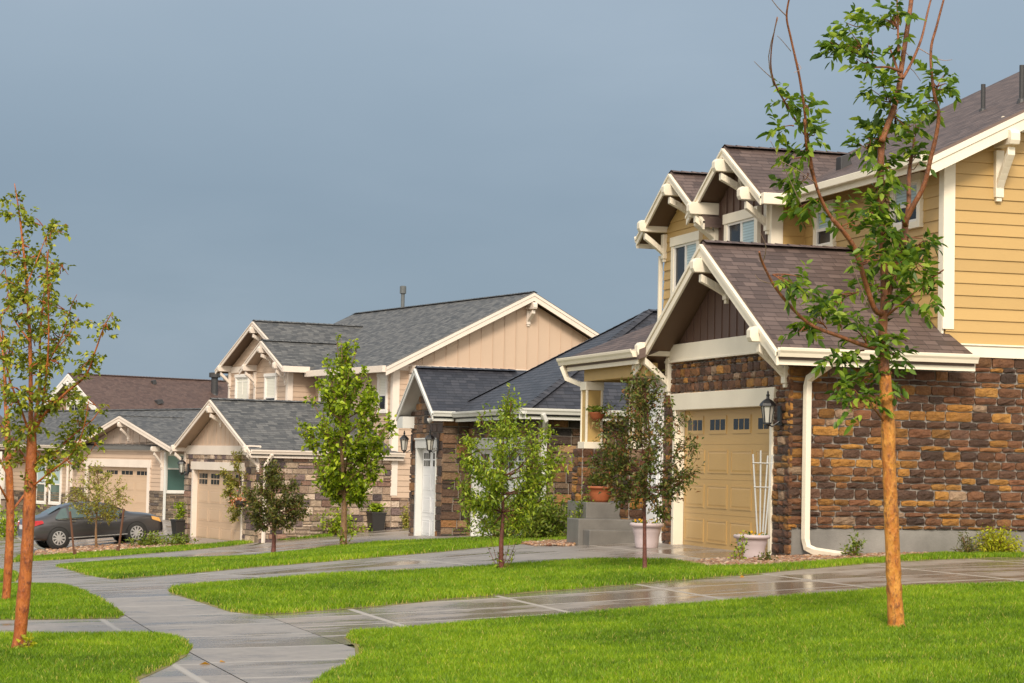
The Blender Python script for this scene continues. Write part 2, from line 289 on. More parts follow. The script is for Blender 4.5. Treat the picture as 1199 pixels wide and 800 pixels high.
def stones(m_, pl, rects, seed, zmin, zmax, span=None, hmin=.09, hmax=.2, lmin=.22, lmax=.62, d=.045, fine=True, split=.3):
    rn = random.Random(seed); z = zmin
    while z < zmax-.03:
        h = min(rn.uniform(hmin, hmax), zmax-z)
        if zmax-z-h < .05: h = zmax-z
        for (a0, a1, b0, b1) in rects:
            za, zb = max(z, b0), min(z+h, b1)
            if zb-za < .04: continue
            u0, u1 = a0, a1
            if span:
                s0, s1 = span(zb); u0 = max(u0, s0); u1 = min(u1, s1)
                if u1-u0 < .1: continue
            u = u0
            while u < u1-.01:
                L = rn.triangular(lmin, lmax, lmin*.65+lmax*.35)*(.75+.4*h/hmax)
                if u1-u-L < .14: L = u1-u
                parts = [(za, zb)]
                if zb-za > .15 and rn.random() < split: zm = za+(zb-za)*rn.uniform(.4, .6); parts = [(za, zm), (zm, zb)]
                for pa, pb in parts:
                    g = .0075; x0, x1, y0, y1 = u+g, u+L-g, pa+g, pb-g; dd = d*rn.uniform(.75, 1.2)
                    if fine:
                        nu = 5 if L > .35 else 4; nv = 4; vs = []
                        for j in range(nv):
                            for i in range(nu):
                                ed = (i in (0, nu-1)) or (j in (0, nv-1)); fu = i/(nu-1); fv = j/(nv-1)
                                if 0 < i < nu-1: fu += rn.uniform(-.05, .05)
                                if ed: o = dd*rn.uniform(.55, .8); ju = rn.uniform(-.007, .007); jv = rn.uniform(-.007, .007)
                                else: o = dd*rn.uniform(.8, 1.3); ju = jv = 0
                                cr = .009 if (i in (0, nu-1) and j in (0, nv-1)) else 0
                                vs.append(pl.p(min(max(x0+(x1-x0)*fu+ju+(cr if i == 0 else -cr), u), u+L), min(max(y0+(y1-y0)*fv+jv+(cr*.6 if j == 0 else -cr*.6), pa), pb), o))
                        per = [i for i in range(nu)]+[j*nu+nu-1 for j in range(1, nv)]+[(nv-1)*nu+i for i in range(nu-2, -1, -1)]+[j*nu for j in range(nv-2, 0, -1)]
                        k = len(vs)
                        for q in per: p = vs[q]; vs.append(p-pl.N*((p-pl.O).dot(pl.N)+.01))
                        fs = [(j*nu+i, j*nu+i+1, (j+1)*nu+i+1, (j+1)*nu+i) for j in range(nv-1) for i in range(nu-1)]
                        fs += [(per[i], k+i, k+(i+1) % len(per), per[(i+1) % len(per)]) for i in range(len(per))]
                        m_.idx(vs, fs)
                    else:
                        c = .015; m_.hexa([pl.p(x0,y0,0), pl.p(x1,y0,0), pl.p(x1-c,y0+c,dd), pl.p(x0+c,y0+c,dd), pl.p(x0,y1,0), pl.p(x1,y1,0), pl.p(x1-c,y1-c,dd), pl.p(x0+c,y1-c,dd)])
                u += L
        z += h
def mortar(m_, pl, rects, o0=-.2, o1=.003):
    for a0, a1, b0, b1 in rects: pl.box(m_, a0+.052 if -.1 < a0 < 0 else a0, a1, b0, b1, o0, o1)
def laps(m_, pl, z0, z1, span, ex=.18):
    z = z0; rn = random.Random(int(z0*100)+int(pl.O.x*10)+7)
    while z < z1-.01:
        zt = min(z+ex, z1); a, b = span(z); c, d_ = span(zt)
        if d_-c < .01: c = d_ = (a+b)/2
        cuts = [0.]; W = b-a
        while W > 1.2 and cuts[-1]*W < W-1.2:
            q = cuts[-1]+rn.uniform(1.4, 3.7)/W
            if q > 1-.6/W: break
            cuts.append(q)
        cuts.append(1.)
        for q0, q1 in zip(cuts[:-1], cuts[1:]):
            g0 = .0022/W if q0 > 0 else 0; g1 = .0022/W if q1 < 1 else 0; q0 += g0; q1 -= g1; o_ = .022+rn.uniform(-.0025, .0025)
            A0, A1 = a+W*q0, a+W*q1; B0, B1 = c+(d_-c)*q0, c+(d_-c)*q1
            m_.idx([pl.p(A0, z, o_), pl.p(A1, z, o_), pl.p(B1, zt, .003), pl.p(B0, zt, .003), pl.p(A0, z, 0), pl.p(A1, z, 0)], [(0,1,2,3), (4,5,1,0)])
        z += ex
def gable_span(u0, u1, uc, zc, s):
    def f(z):
        hw = max((zc-z)/s, 0); return max(u0, uc-hw), min(u1, uc+hw)
    return f
def battens(m_, pl, u0, u1, z0, ztop, sp=.3, w=.045, d=.025):
    u = u0+sp*.5
    while u < u1:
        zt = min(ztop(u-w/2), ztop(u+w/2))
        if zt > z0+.05: pl.box(m_, u-w/2, u+w/2, z0, zt, 0, d)
        u += sp
def window(par, pl, u0, u1, z0, z1, trim='trim_cream', kind='slider', tw=.10, glass='glass_dark', blind='blind_blue', label=None):
    m_ = M()
    pl.box(m_, u0-tw, u0, z0-tw, z1, .0, .075); pl.box(m_, u1, u1+tw, z0-tw, z1, .0, .075)
    pl.box(m_, u0-tw-.03, u1+tw+.03, z1, z1+tw*1.25, .0, .09); pl.box(m_, u0, u1, z0-tw, z0, .0, .08)
    w = m_.build('window', trim, par, bevel=.006)
    if label: w['label'] = label
    s_ = M(); fr = .04
    pl.box(s_, u0, u0+fr, z0, z1, .018, .058); pl.box(s_, u1-fr, u1, z0, z1, .018, .058); pl.box(s_, u0+fr, u1-fr, z0, z0+fr, .018, .058); pl.box(s_, u0+fr, u1-fr, z1-fr, z1, .018, .058)
    if kind == 'slider': um = (u0+u1)/2; pl.box(s_, um-.025, um+.025, z0+fr, z1-fr, .018, .06)
    elif kind == 'hung': zm = z0+(z1-z0)*.45; pl.box(s_, u0+fr, u1-fr, zm-.025, zm+.025, .018, .06)
    elif kind == 'transom': zm = z0+(z1-z0)*.62; pl.box(s_, u0+fr, u1-fr, zm-.03, zm+.03, .018, .06)
    if kind in ('grid',):
        k = 4 if kind == 'slider' else 2
        for i in range(1, k): u = u0+(u1-u0)*i/k; pl.box(s_, u-.008, u+.008, z1-(z1-z0)*.45, z1-fr, .018, .042)
        zz = z1-.16; pl.box(s_, u0+fr, u1-fr, zz-.008, zz+.008, .018, .041)
    s_.build('window_sash', 'trim_white', w)
    def pane(a, b, c, d, mat):
        p = M(); p.face([pl.p(a,c,.03), pl.p(b,c,.03), pl.p(b,d,.03), pl.p(a,d,.03)]); p.build('pane', mat, w)
    if kind == 'slider': um = (u0+u1)/2; pane(u0+fr, um, z0+fr, z1-fr, blind); pane(um, u1-fr, z0+fr, z1-fr, glass)
    elif kind == 'hung': zm = z0+(z1-z0)*.45; pane(u0+fr, u1-fr, z0+fr, zm, glass); pane(u0+fr, u1-fr, zm, z1-fr, blind)
    elif kind == 'transom': zm = z0+(z1-z0)*.62; pane(u0+fr, u1-fr, z0+fr, zm, glass); pane(u0+fr, u1-fr, zm, z1-fr, blind)
    else: pane(u0+fr, u1-fr, z0+fr, z1-fr, glass)
    return w
def garage_door(par, pl, u0, u1, z0, z1, mat, cols=4, style='three', o=-.12):
    m_ = M(); W = u1-u0; H = z1-z0; rh = H/4; cw = W/cols
    pl.box(m_, u0, u1, z0, z1, o-.05, o)
    wins = []
    for r in range(4):
        if r: pl.box(m_, u0, u1, z0+r*rh-.004, z0+r*rh+.004, o, o-.0+.004)
        for c in range(cols):
            a, b, e, f = u0+c*cw+.07, u0+(c+1)*cw-.07, z0+r*rh+.09, z0+(r+1)*rh-.09
            if r == 3: wins.append((a, b, e, f)); continue
            # raised moulding ring and raised centre field
            g = .03
            for q in ((a, b, e, e+g), (a, b, f-g, f), (a, a+g, e+g, f-g), (b-g, b, e+g, f-g)): pl.box(m_, *q, o, o+.009)
            i = .06; O = [pl.p(a+g, e+g, o+.002), pl.p(b-g, e+g, o+.002), pl.p(b-g, f-g, o+.002), pl.p(a+g, f-g, o+.002)]; I = [pl.p(a+i, e+i, o+.008), pl.p(b-i, e+i, o+.008), pl.p(b-i, f-i, o+.008), pl.p(a+i, f-i, o+.008)]
            m_.idx(O+I, [(0,1,5,4),(1,2,6,5),(2,3,7,6),(3,0,4,7),(4,5,6,7)])
    dr = m_.build('garage_door', mat, par)
    for a, b, e, f in wins:
        w_ = M()
        if style == 'six':
            a, b = a+.1*(b-a), b-.1*(b-a); pl.box(w_, a, b, e, f, o, o+.01); nx, nz = 3 if cols > 1 else 3, 2
        else:
            a += .11; b -= .11; e += .10; f -= .045; pl.box(w_, a-.05, b+.05, e-.03, f+.03, o, o+.012); nx, nz = 3, 1
        fr = w_.build('door_window', mat, dr)
        g_ = M(); gx = .035; pw = (b-a-gx*(nx-1))/nx; ph = (f-e-gx*(nz-1)-.06)/nz
        for i in range(nx):
            for j in range(nz):
                x = a+i*(pw+gx); zz = e+.03+j*(ph+gx); g_.face([pl.p(x,zz,o+.014), pl.p(x+pw,zz,o+.014), pl.p(x+pw,zz+ph,o+.014), pl.p(x,zz+ph,o+.014)])
        g_.build('door_glass', 'glass_dark', dr)
    return dr
def bracket(par, pl, u, zt, L=.45, H=.75, mat='trim_cream', w=.15, top=None):
    m_ = M(); a = w/2; L = L+.13
    # beam with eased nose
    prof = [(0, zt-.215), (L*.95, zt-.215), (L, zt-.155), (L, zt-.05), (L*.93, zt), (0, zt)]
    vs = [pl.p(u-a, z, o) for o, z in prof]+[pl.p(u+a, z, o) for o, z in prof]; n = len(prof)
    m_.idx(vs, [tuple(range(n))[::-1], tuple(range(n, 2*n))]+[(i, (i+1) % n, (i+1) % n+n, i+n) for i in range(n)])
    pl.box(m_, u-a*.9, u+a*.9, zt-H, zt-.25, 0, .09); pl.box(m_, u-a*.6, u+a*.6, zt-H-.06, zt-H, 0, .07)
    # curved brace
    pts = []
    for i in range(7):
        t = i/6; o_ = L*.72*t+.03; z_ = zt-H+.08+(H-.38)*(t**.85); pts.append((o_, z_))
    b = a*.8; h = .06
    for i in range(6):
        (o0, z0), (o1, z1) = pts[i], pts[i+1]
        m_.hexa([pl.p(u-b,z0-h,o0), pl.p(u+b,z0-h,o0), pl.p(u+b,z1-h,o1), pl.p(u-b,z1-h,o1), pl.p(u-b,z0+h,o0), pl.p(u+b,z0+h,o0), pl.p(u+b,z1+h,o1), pl.p(u-b,z1+h,o1)])
    return m_.build('bracket', mat, par, bevel=.008)
def lantern(par, pl, u, z, s=1.):
    m_ = M(); pl.box(m_, u-.055*s, u+.055*s, z-.14*s, z+.14*s, .05, .075)
    p0 = pl.p(u, z-.08*s, .06); p1 = pl.p(u, z-.16*s, .13*s+.05); p2 = pl.p(u, z-.13*s, .2*s+.05); m_.tube([p0, p1, p2], .012*s, 6)
    c = pl.p(u, z-.14*s, .2*s+.05); n = 6
    m_.lathe([(.0,-.05*s),(.02*s,-.04*s),(.025*s,0),(.06*s,.01*s),(.06*s,.03*s)], c, n)
    for k in range(n):
        a = 2*math.pi*(k+.5)/n; A = Vector(c)+Vector((math.cos(a)*.06*s, math.sin(a)*.06*s, .03*s)); B = Vector(c)+Vector((math.cos(a)*.095*s, math.sin(a)*.095*s, .27*s)); m_.bar(A, B, .012*s, .012*s, (math.cos(a), math.sin(a), 0))
    m_.lathe([(.10*s,.27*s),(.125*s,.275*s),(.11*s,.31*s),(.06*s,.36*s),(.025*s,.38*s),(.02*s,.41*s),(.028*s,.43*s),(.012*s,.455*s),(.016*s,.475*s),(0,.50*s)], c, n)
    o = m_.build('wall_lantern', 'lantern_black', par)
    g = M(); g.lathe([(.055*s,.035*s),(.088*s,.265*s),(0,.266*s)], c, n); g.build('lantern_glass', 'lantern_glass', o); return o
def gutter(par, a, b, out, mat='trim_cream', h=.13, w=.12, fascia=True):
    a = Vector(a); b = Vector(b); o = Vector(out)*1.0; m_ = M(); prof = [(0,-h),(w*.6,-h),(w*.75,-h*.6),(w*.95,-h*.35),(w,-h*.12),(w,0),(w-.015,0),(w-.02,-h*.3),(.015,-h*.3),(.015,0),(0,0)]
    n = len(prof); vs = [a+o*x+Vector((0,0,z)) for x, z in prof]+[b+o*x+Vector((0,0,z)) for x, z in prof]
    m_.idx(vs, [(i, (i+1) % n, (i+1) % n+n, i+n) for i in range(n)]); m_.idx(vs[:n], [tuple(range(n))]); m_.idx(vs[n:], [tuple(range(n))])
    g = m_.build('gutter', mat, par)
    if fascia:
        f = M(); d = (b-a); L = d.length; d = d/L; z = Vector((0,0,1))
        p = a-o*.025+Vector((0,0,-.14)); f.bar(p, p+d*L, .025, .2, (0,0,1)); f.build('fascia', mat, par)
    return g
def rake(par, pts, out, mat='trim_cream', h=.2, th=.035, second=True, bevel=.006):
    # pts: roof edge points (top of roof) eave, apex, eave ; boards hang below the edge on the side out
    o = Vector(out); z = Vector((0,0,1)); f = M()
    for a, b in zip(pts[:-1], pts[1:]):
        a = Vector(a); b = Vector(b)
        f.hexa([a-z*h, b-z*h, b-z*h+o*th, a-z*h+o*th, a-z*.05, b-z*.05, b-z*.05+o*th, a-z*.05+o*th])
        if second: f.hexa([a-z*h*.45, b-z*h*.45, b-z*h*.45+o*(th+.022), a-z*h*.45+o*(th+.022), a-z*.045, b-z*.045, b-z*.045+o*(th+.022), a-z*.045+o*(th+.022)])
    return f.build('rake_board', mat, par)
def downspout(par, pts, mat='trim_cream', r=.05):
    m_ = M(); m_.tube(pts, r*1.3, 4, True, 0, math.pi/4); return m_.build('downspout', mat, par, bevel=.008)

def board(par, mat, *bits):
    m_ = M()
    for pl, a, b, c, d in bits: pl.box(m_, a, b, c, d, 0, .035)
    return m_.build('corner_board', mat, par, bevel=.005)
# generic gabled roof with ridge along local x (front gable facing -x)
def gable_roof_x(par, x0, x1, yc, hw, zr, s, mat, soff, th=.16, name='roof', caps=True):
    m_ = M(); ze = zr-s*hw
    roofslab(m_, [(x0,yc-hw,ze),(x1,yc-hw,ze),(x1,yc,zr),(x0,yc,zr)], th); roofslab(m_, [(x0,yc+hw,ze),(x0,yc,zr),(x1,yc,zr),(x1,yc+hw,ze)], th)
    if caps: ridgecap(m_, (x0,yc,zr), (x1,yc,zr))
    return m_.build(name, [mat, soff], par)
def gable_roof_y(par, y0, y1, xc, hw, zr, s, mat, soff, th=.16):
    m_ = M(); ze = zr-s*hw
    roofslab(m_, [(xc-hw,y0,ze),(xc,y0,zr),(xc,y1,zr),(xc-hw,y1,ze)], th); roofslab(m_, [(xc+hw,y0,ze),(xc+hw,y1,ze),(xc,y1,zr),(xc,y0,zr)], th)
    ridgecap(m_, (xc,y0,zr), (xc,y1,zr)); return m_.build('roof', [mat, soff], par)
def vent_box(par, x, y, z, s=.3):
    m_ = M(); m_.hexa([(x-s,y-s*.7,z-.12),(x+s*.3,y-s*.7,z+.0),(x+s*.3,y+s*.7,z+.0),(x-s,y+s*.7,z-.12),(x-s,y-s*.6,z+.14),(x,y-s*.6,z+.2),(x,y+s*.6,z+.2),(x-s,y+s*.6,z+.14)])
    return m_.build('roof_vent', 'vent_black', par, bevel=.01)
def vent_pipe(par, x, y, z, h, r=.05, mat='vent_black', cap=False):
    m_ = M(); prof = [(r*2.6,-.12),(r*1.5,.05),(r,.07),(r,h)]
    if cap: prof = [(r*1.6,-.2),(r,.05),(r,h-.3),(r*1.7,h-.28),(r*1.7,h-.02),(r*1.2,h),(0,h)]
    else: prof.append((0, h))
    m_.lathe(prof, (x,y,z), 12); return m_.build('flue_pipe' if cap else 'vent_pipe', mat, par, smooth=False)

# ================================================================== HOUSE A (gold siding, brown stone)
A = thing('house', 'gold sided two storey house with brown stone garage and dark brown shingles', 'house', (12.699, 29.498, .40), 0)
fr = front(0); sd = side(0)
SH = lambda u: None
# garage front: stone around a recessed door
DU0, DU1, DZ = .67, 4.63, 2.17
rects = [(-.05, DU0-.08, -.15, 2.97), (DU1+.09, 5.12, -.15, 2.97), (DU0-.08, DU1+.09, 2.40, 2.97)]
mo = M(); mortar(mo, fr, rects); mortar(mo, sd, [(0, 14, .41, 2.97)]); mortar(mo, front(1.2), [(5.1, 10.6, -.5, 3.2)]); mo.box(.0, 2.4, 5.0, 5.1, -.2, 2.95); mo.build('stone_backing', 'mortar_grey', A)
st = M(); stones(st, fr, rects, 3, -.15, 2.97, hmin=.07, hmax=.15, lmin=.12, lmax=.34, split=.12); st.build('stone_cladding', 'stone_brown', A); st = M(); stones(st, sd, [(-.05, 9, .41, 2.97)], 3, -.15, 2.97, hmin=.07, hmax=.15, lmin=.14, lmax=.42, split=.12)
st.build('stone_cladding', 'stone_brown', A)
fo = M(); fo.box(.03, 14, -.005, .3, -.6, .405); fo.box(-.0, .3, .02, .67, -.6, -.1); fo.build('foundation', 'foundation', A)
garage_door(A, fr, DU0, DU1, -.03, DZ, 'door_gold', 4, 'three')
t = M(); fr.box(t, DU0-.10, DU0, -.1, DZ, -.12, .055); fr.box(t, DU1, DU1+.11, -.1, DZ, -.12, .055)
t.hexa([fr.p(DU0-.13, DZ, -.1), fr.p(DU1+.13, DZ, -.1), fr.p(DU1+.13, DZ, .06), fr.p(DU0-.13, DZ, .06), fr.p(DU0-.22, DZ+.27, -.1), fr.p(DU1+.22, DZ+.27, -.1), fr.p(DU1+.22, DZ+.27, .075), fr.p(DU0-.22, DZ+.27, .075)])
t.build('door_trim', 'trim_cream', A, bevel=.008)
# gable of the garage
GC, GZ, GS, GH = 2.47, 4.73, .585, 3.05
gz_at = lambda u: GZ-.2-abs(u-GC)*GS
b = M(); fr.poly(b, [(0, 2.97), (5.1, 2.97), (5.1, gz_at(5.1)), (GC, gz_at(GC)), (0, gz_at(0))], -.1, .01); battens(b, fr, 0.1, 5.0, 3.24, gz_at, .31); b.build('gable_panel', 'batten_brown', A)
b = M(); fr.box(b, -.02, 5.12, 2.97, 3.25, .01, .065); fr.box(b, -.02, 5.12, 2.955, 2.99, .01, .085); b.build('gable_band', 'trim_cream', A, bevel=.006)
m_ = M(); ze = GZ-GS*GH
roofslab(m_, [(-.45,GC-GH,ze),(2.60,GC-GH,ze),(2.48,.02,ze+GS*.6),(2.36,.02,ze+GS*.6),(2.36,GC,GZ),(-.45,GC,GZ)]); roofslab(m_, [(-.45,GC+GH,ze),(-.45,GC,GZ),(2.0,GC,GZ),(2.0,GC+GH,ze)])
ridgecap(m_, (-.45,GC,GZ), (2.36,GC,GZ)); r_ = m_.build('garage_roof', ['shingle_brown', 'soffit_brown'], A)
rake(A, [(-.45,GC-GH,ze),(-.45,GC,GZ),(-.45,GC+GH,ze)], (-1,0,0), h=.24)
gutter(A, (-.47,GC-GH-.0,ze+.01), (2.62,GC-GH,ze+.01), (0,-1,0)); gutter(A, (-.47,GC+GH,ze+.01), (.4,GC+GH,ze+.01), (0,1,0))
bracket(A, fr, .12, 3.28, .5, .8); bracket(A, fr, 4.98, 3.28, .5, .8); bracket(A, fr, GC, GZ-.27, .5, .62)
b = M(); sd.box(b, -.02, 2.6, 2.94, 3.03, -.1, .05); b.build('frieze', 'trim_cream', A)
b = M(); sd.box(b, 2.62, 14, 2.95, 3.12, .0, .06); sd.box(b, 2.62, 14, 3.12, 3.145, .0, .085); b.build('belt_band', 'trim_cream', A, bevel=.005)
downspout(A, [(.42,-.66,2.9),(.42,-.64,2.82),(.21,-.13,2.55),(.2,-.11,2.45),(.2,-.11,.26),(.22,-.13,.14),(.30,-.22,.09),(.62,-.62,.04)])
lantern(A, fr, .27, 2.02, 1.0)
# main block
fm = front(2.40); rs = .5
ms = M(); laps(ms, fm, 3.0, 5.8, lambda z: (0, 5.08)); laps(ms, sd, 3.14, 9.0, lambda z: (2.42 if z < 5.9 else 2.42+(z-5.9)/rs, 14 if z < 5.9 else 14-(z-5.9)/rs))
ms.build('lap_siding', 'siding_gold', A)
w = M(); w.box(2.42, 14, .02, 7.5, 2.6, 5.8); sd.poly(w, [(2.42,5.8),(14,5.8),(8.2,8.75)], -.3, -.02); w.box(.35, 13.9, .3, 5.0, -.3, 2.9); w.build('wall', 'siding_gold', A)
board(A, 'trim_cream', (fm, 0, .13, 3.2, 5.8), (sd, 2.365, 2.55, 3.35, 5.82)); board(A, 'trim_cream', (sd, 13.85, 14, 3.35, 5.82))
b = M(); sd.box(b, 3.3, 13.1, 6.33, 6.55, .017, .05); b.build('gable_band', 'trim_cream', A)
b = M(); sd.poly(b, [(3.55,6.55),(12.9,6.55),(8.2,8.7)], .0, .02); battens(b, sd, 3.6, 12.9, 6.55, lambda u: 8.72-abs(u-8.2)*rs-.05, .31, .045, .045); b.build('gable_panel', 'batten_brown', A)
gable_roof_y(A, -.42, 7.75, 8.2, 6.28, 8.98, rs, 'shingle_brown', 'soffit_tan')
zE = 8.98-rs*6.28
rake(A, [(1.92,-.42,zE),(8.2,-.42,8.98),(14.48,-.42,zE)], (0,-1,0), h=.3)
b = M(); fmx = front(1.92); fmx.box(b, -.42, 4.66, zE-.2, zE-.005, 0, .035); b.build('fascia', 'trim_cream', A); b = M(); fmx.box(b, -.46, 4.72, zE-.11, zE+.01, .035, .14); b.build('gutter', 'trim_cream', A, bevel=.012)
bracket(A, sd, 3.25, 6.28, .42, .95)
bracket(A, sd, 12.9, 6.28, .42, .95)
window(A, fm, 3.90, 4.50, 4.95, 5.55, kind='hung'); window(A, fm, .78, 1.6, 5.02, 5.62, kind='hung')
vent_box(A, 3.0, 4.75, 6.38, .16); vent_pipe(A, 4.55, 2.9, 7.12, .46, .038); vent_pipe(A, 4.2, 1.0, 6.97, .58, .042)
# front bay with brown battens
fb = front(1.80); BC, BZ, BS, BH = 6.38, 6.84, .585, 1.74
bz = lambda u: BZ-.2-abs(u-BC)*BS
w = M(); w.box(1.82, 3.6, 5.08, 7.7, 3.0, 5.75); fb.poly(w, [(5.08,3.0),(7.7,3.0),(7.7,bz(7.7)),(BC,bz(BC)),(5.08,bz(5.08))], -.15, 0); battens(w, fb, 5.15, 7.7, 3.0, bz, .31); w.build('bay_wall', 'batten_brown', A)
b = M(); sb = side(5.08); laps(b, sb, 3.2, 5.8, lambda z: (1.82, 2.42)); b.build('bay_siding', 'siding_gold', A)
board(A, 'trim_cream', (fb, 5.08, 5.2, 3.2, 5.72), (sb, 1.765, 1.98, 3.2, 5.75)); board(A, 'trim_cream', (fb, 7.56, 7.72, 3.2, 5.72))
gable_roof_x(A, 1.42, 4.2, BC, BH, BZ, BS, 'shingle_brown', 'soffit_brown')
bze = BZ-BS*BH
rake(A, [(1.42,BC-BH,bze),(1.42,BC,BZ),(1.42,BC+BH,bze)], (-1,0,0), h=.2)
b = M(); side(BC-BH).box(b, 1.40, 1.93, bze-.19, bze+.0, 0, .12); b.build('gutter', 'trim_cream', A, bevel=.01)
bracket(A, fb, 5.2, 5.98, .45, .72); bracket(A, fb, 7.6, 5.98, .45, .72); bracket(A, fb, BC, BZ-.24, .45, .6)
window(A, fb, 5.72, 6.98, 4.6, 5.55, tw=.14)
# far gable with gold siding
ff = front(1.90); FC, FZ, FS, FH = 9.22, 6.74, .585, 1.80
fz = lambda u: FZ-.2-abs(u-FC)*FS
w = M(); w.box(1.92, 10, 7.5, 10.6, -.6, 5.6); ff.poly(w, [(7.7,3.0),(10.62,3.0),(10.62,fz(10.62)),(FC,fz(FC)),(7.7,fz(7.7))], -.15, -.01); w.build('wall', 'siding_gold', A)
b = M(); laps(b, ff, 3.2, 6.5, gable_span(7.7, 10.62, FC, FZ-.2, FS)); b.build('lap_siding', 'siding_gold', A)
gable_roof_x(A, 1.48, 9, FC, FH, FZ, FS, 'shingle_brown', 'soffit_brown')
fze = FZ-FS*FH
rake(A, [(1.48,FC-FH,fze),(1.48,FC,FZ),(1.48,FC+FH,fze)], (-1,0,0), h=.2)
gutter(A, (1.45,FC+FH,fze+.01), (9,FC+FH,fze+.01), (0,1,0))
bracket(A, ff, 10.55, 5.95, .45, .72); bracket(A, ff, FC, FZ-.24, .45, .6); bracket(A, ff, 7.85, 5.95, .45, .72)
window(A, ff, 8.75, 9.95, 4.5, 5.42, tw=.14)
downspout(A, [(1.85,10.72,5.3),(1.85,10.72,3.9)], r=.04)
# entry wall, porch
fe = front(.04); est = M(); stones(est, fe, [(5.1, 5.36, -.3, 3.0)], 8, -.3, 3.1, lmin=.14, lmax=.3); est.build('stone_cladding', 'stone_brown', A)
fe2 = front(1.2); est = M(); stones(est, fe2, [(6.1, 10.6, -.3, 3.1)], 8, -.3, 3.1, fine=False); est.build('stone_cladding', 'stone_brown', A)
d_ = M(); fe.box(d_, 5.34, 6.1, -.1, 2.7, -.3, .05); d_.build('entry_trim', 'trim_white', A, bevel=.006); d_ = M(); fe.box(d_, 5.42, 6.02, .0, 2.6, .05, .07)
for j in range(4): fe.box(d_, 5.5, 5.94, .12+j*.62, .6+j*.62, .07, .085)
d_.build('entry_door', 'door_white', A, bevel=.01)
m_ = M(); roofslab(m_, [(-.6,4.9,3.16),(-.6,9.03,3.16),(1.9,9.03,4.2),(1.9,4.9,4.2)]); m_.build('porch_roof', ['shingle_brown', 'soffit_tan'], A)
gutter(A, (-.6,5.0,3.17), (-.6,9.1,3.17), (-1,0,0)); rake(A, [(-.6,9.03,3.16),(1.9,9.03,4.2)], (0,1,0), h=.2); w = M(); w.idx([(-.3,8.34,2.96),(1.9,8.34,2.96),(1.9,8.34,3.98),(-.3,8.34,3.06)], [(0,1,2,3)]); w.build('porch_gable', 'column_gold', A)
b = M(); b.box(-.42, -.2, 5.1, 8.36, 2.74, 2.96); b.box(-.2, 1.9, 8.16, 8.36, 2.74, 2.96); b.build('porch_beam', 'column_gold', A, bevel=.006)
for cy, x, s in ((8.22, -.31, .14), (6.6, -.02, .09)):
    c = M()
    c.box(x-s, x+s, cy-s, cy+s, 1.66, 2.58); cc = c.build('porch_column', 'column_gold', A, bevel=.006)
    c = M()
    for sx in (-1, 1):
        for sy in (-1, 1): c.box(x+sx*s-.02, x+sx*s+.02, cy+sy*s-.02, cy+sy*s+.02, 1.66, 2.58)
    c.box(x-s-.03, x+s+.03, cy-s-.03, cy+s+.03, 2.58, 2.73); c.box(x-s-.05, x+s+.05, cy-s-.05, cy+s+.05, 1.54, 1.66); c.build('column_trim', 'trim_cream', cc, bevel=.006)
    p = M(); q = s+.1; zb_ = .6 if cy > 7 else -.1
    for pl in (Pl((x-q, cy), (0,1), (-1,0)), Pl((x, cy-q), (1,0), (0,-1)), Pl((x+q, cy), (0,1), (1,0))): stones(p, pl, [(-q, q, zb_, 1.54)], 5, zb_, 1.54, hmin=.1, hmax=.18, lmin=.14, lmax=.3)
    p.build('stone_pier', 'stone_brown', A); p = M(); p.box(x-q, x+q, cy-q, cy+q, zb_-.1, 1.53); p.build('pier_core', 'mortar_grey', A)
downspout(A, [(-.66,8.9,3.02),(-.6,8.8,2.8),(-.35,8.45,2.66)], r=.045)
b = M(); b.box(-1.12, .0, 5.75, 6.12, -.4, .165); b.box(-1.2, .0, 6.1, 6.75, -.4, .34); b.box(-.86, 1.2, 6.74, 7.5, -.4, .61); b.box(-.58, 1.2, 7.5, 8.7, -.4, .605); b.build('porch_step', 'step_concrete', A, bevel=.012)

# ================================================================== HOUSE D (dark brown stone, black roof)
D = thing('house', 'brown stone house with black hip roof and white garage doors', 'house', (13.720, 53.496, -.19), 0)
f0 = front(0); s0 = side(0); f2 = front(.68); sN = side(-5.83)
g0, g1 = .64, 2.59
r1 = [(-.03, g0-.1, -.2, 3.15), (g1+.12, 3.35, -.2, 3.15), (g0-.1, g1+.12, 2.4, 3.15)]
d0, d1 = -4.9, -.5
r2 = [(-5.88, d0-.12, -.3, 3.0), (d1+.12, -.0, -.3, 3.0), (d0-.12, d1+.12, 2.4, 3.0)]
DCY, DZ_, DS_ = 1.66, 4.25, .6
sp_ = gable_span(-.03, 3.35, DCY, DZ_-.2, DS_)
mo = M(); mortar(mo, f0, r1); mortar(mo, s0, [(0, .68, -.2, 3)]); mortar(mo, f2, r2); mortar(mo, sN, [(.68, 14, -.4, 3)]); f0.poly(mo, [(0,3.1),(3.35,3.1),(DCY,DZ_-.2)], -.2, .0); mo.build('stone_backing', 'mortar_grey', D)
st = M(); stones(st, f0, r1, 21, -.2, 3.15, hmin=.15, hmax=.25, lmin=.24, lmax=.5, fine=False, split=.15); stones(st, f0, [(-.03, 3.35, 3.15, 4.0)], 22, 3.15, 4.0, sp_, fine=False); st.build('stone_cladding', 'stone_dark', D); st = M(); stones(st, s0, [(-.04, .68, -.2, 3.0)], 23, -.2, 3.0, hmin=.15, hmax=.25, lmin=.24, lmax=.5, fine=False, split=.15); st.build('stone_cladding', 'stone_dark', D)
st = M(); stones(st, f2, r2, 24, -.3, 3.0, hmin=.15, hmax=.25, lmin=.24, lmax=.5, fine=False, split=.15); st.build('stone_cladding', 'stone_dark', D); st = M(); stones(st, sN, [(.63, 6, -.4, 3.0)], 25, -.4, 3.0, hmin=.15, hmax=.25, lmin=.24, lmax=.55, fine=False, split=.15); st.build('stone_cladding', 'stone_dark', D)
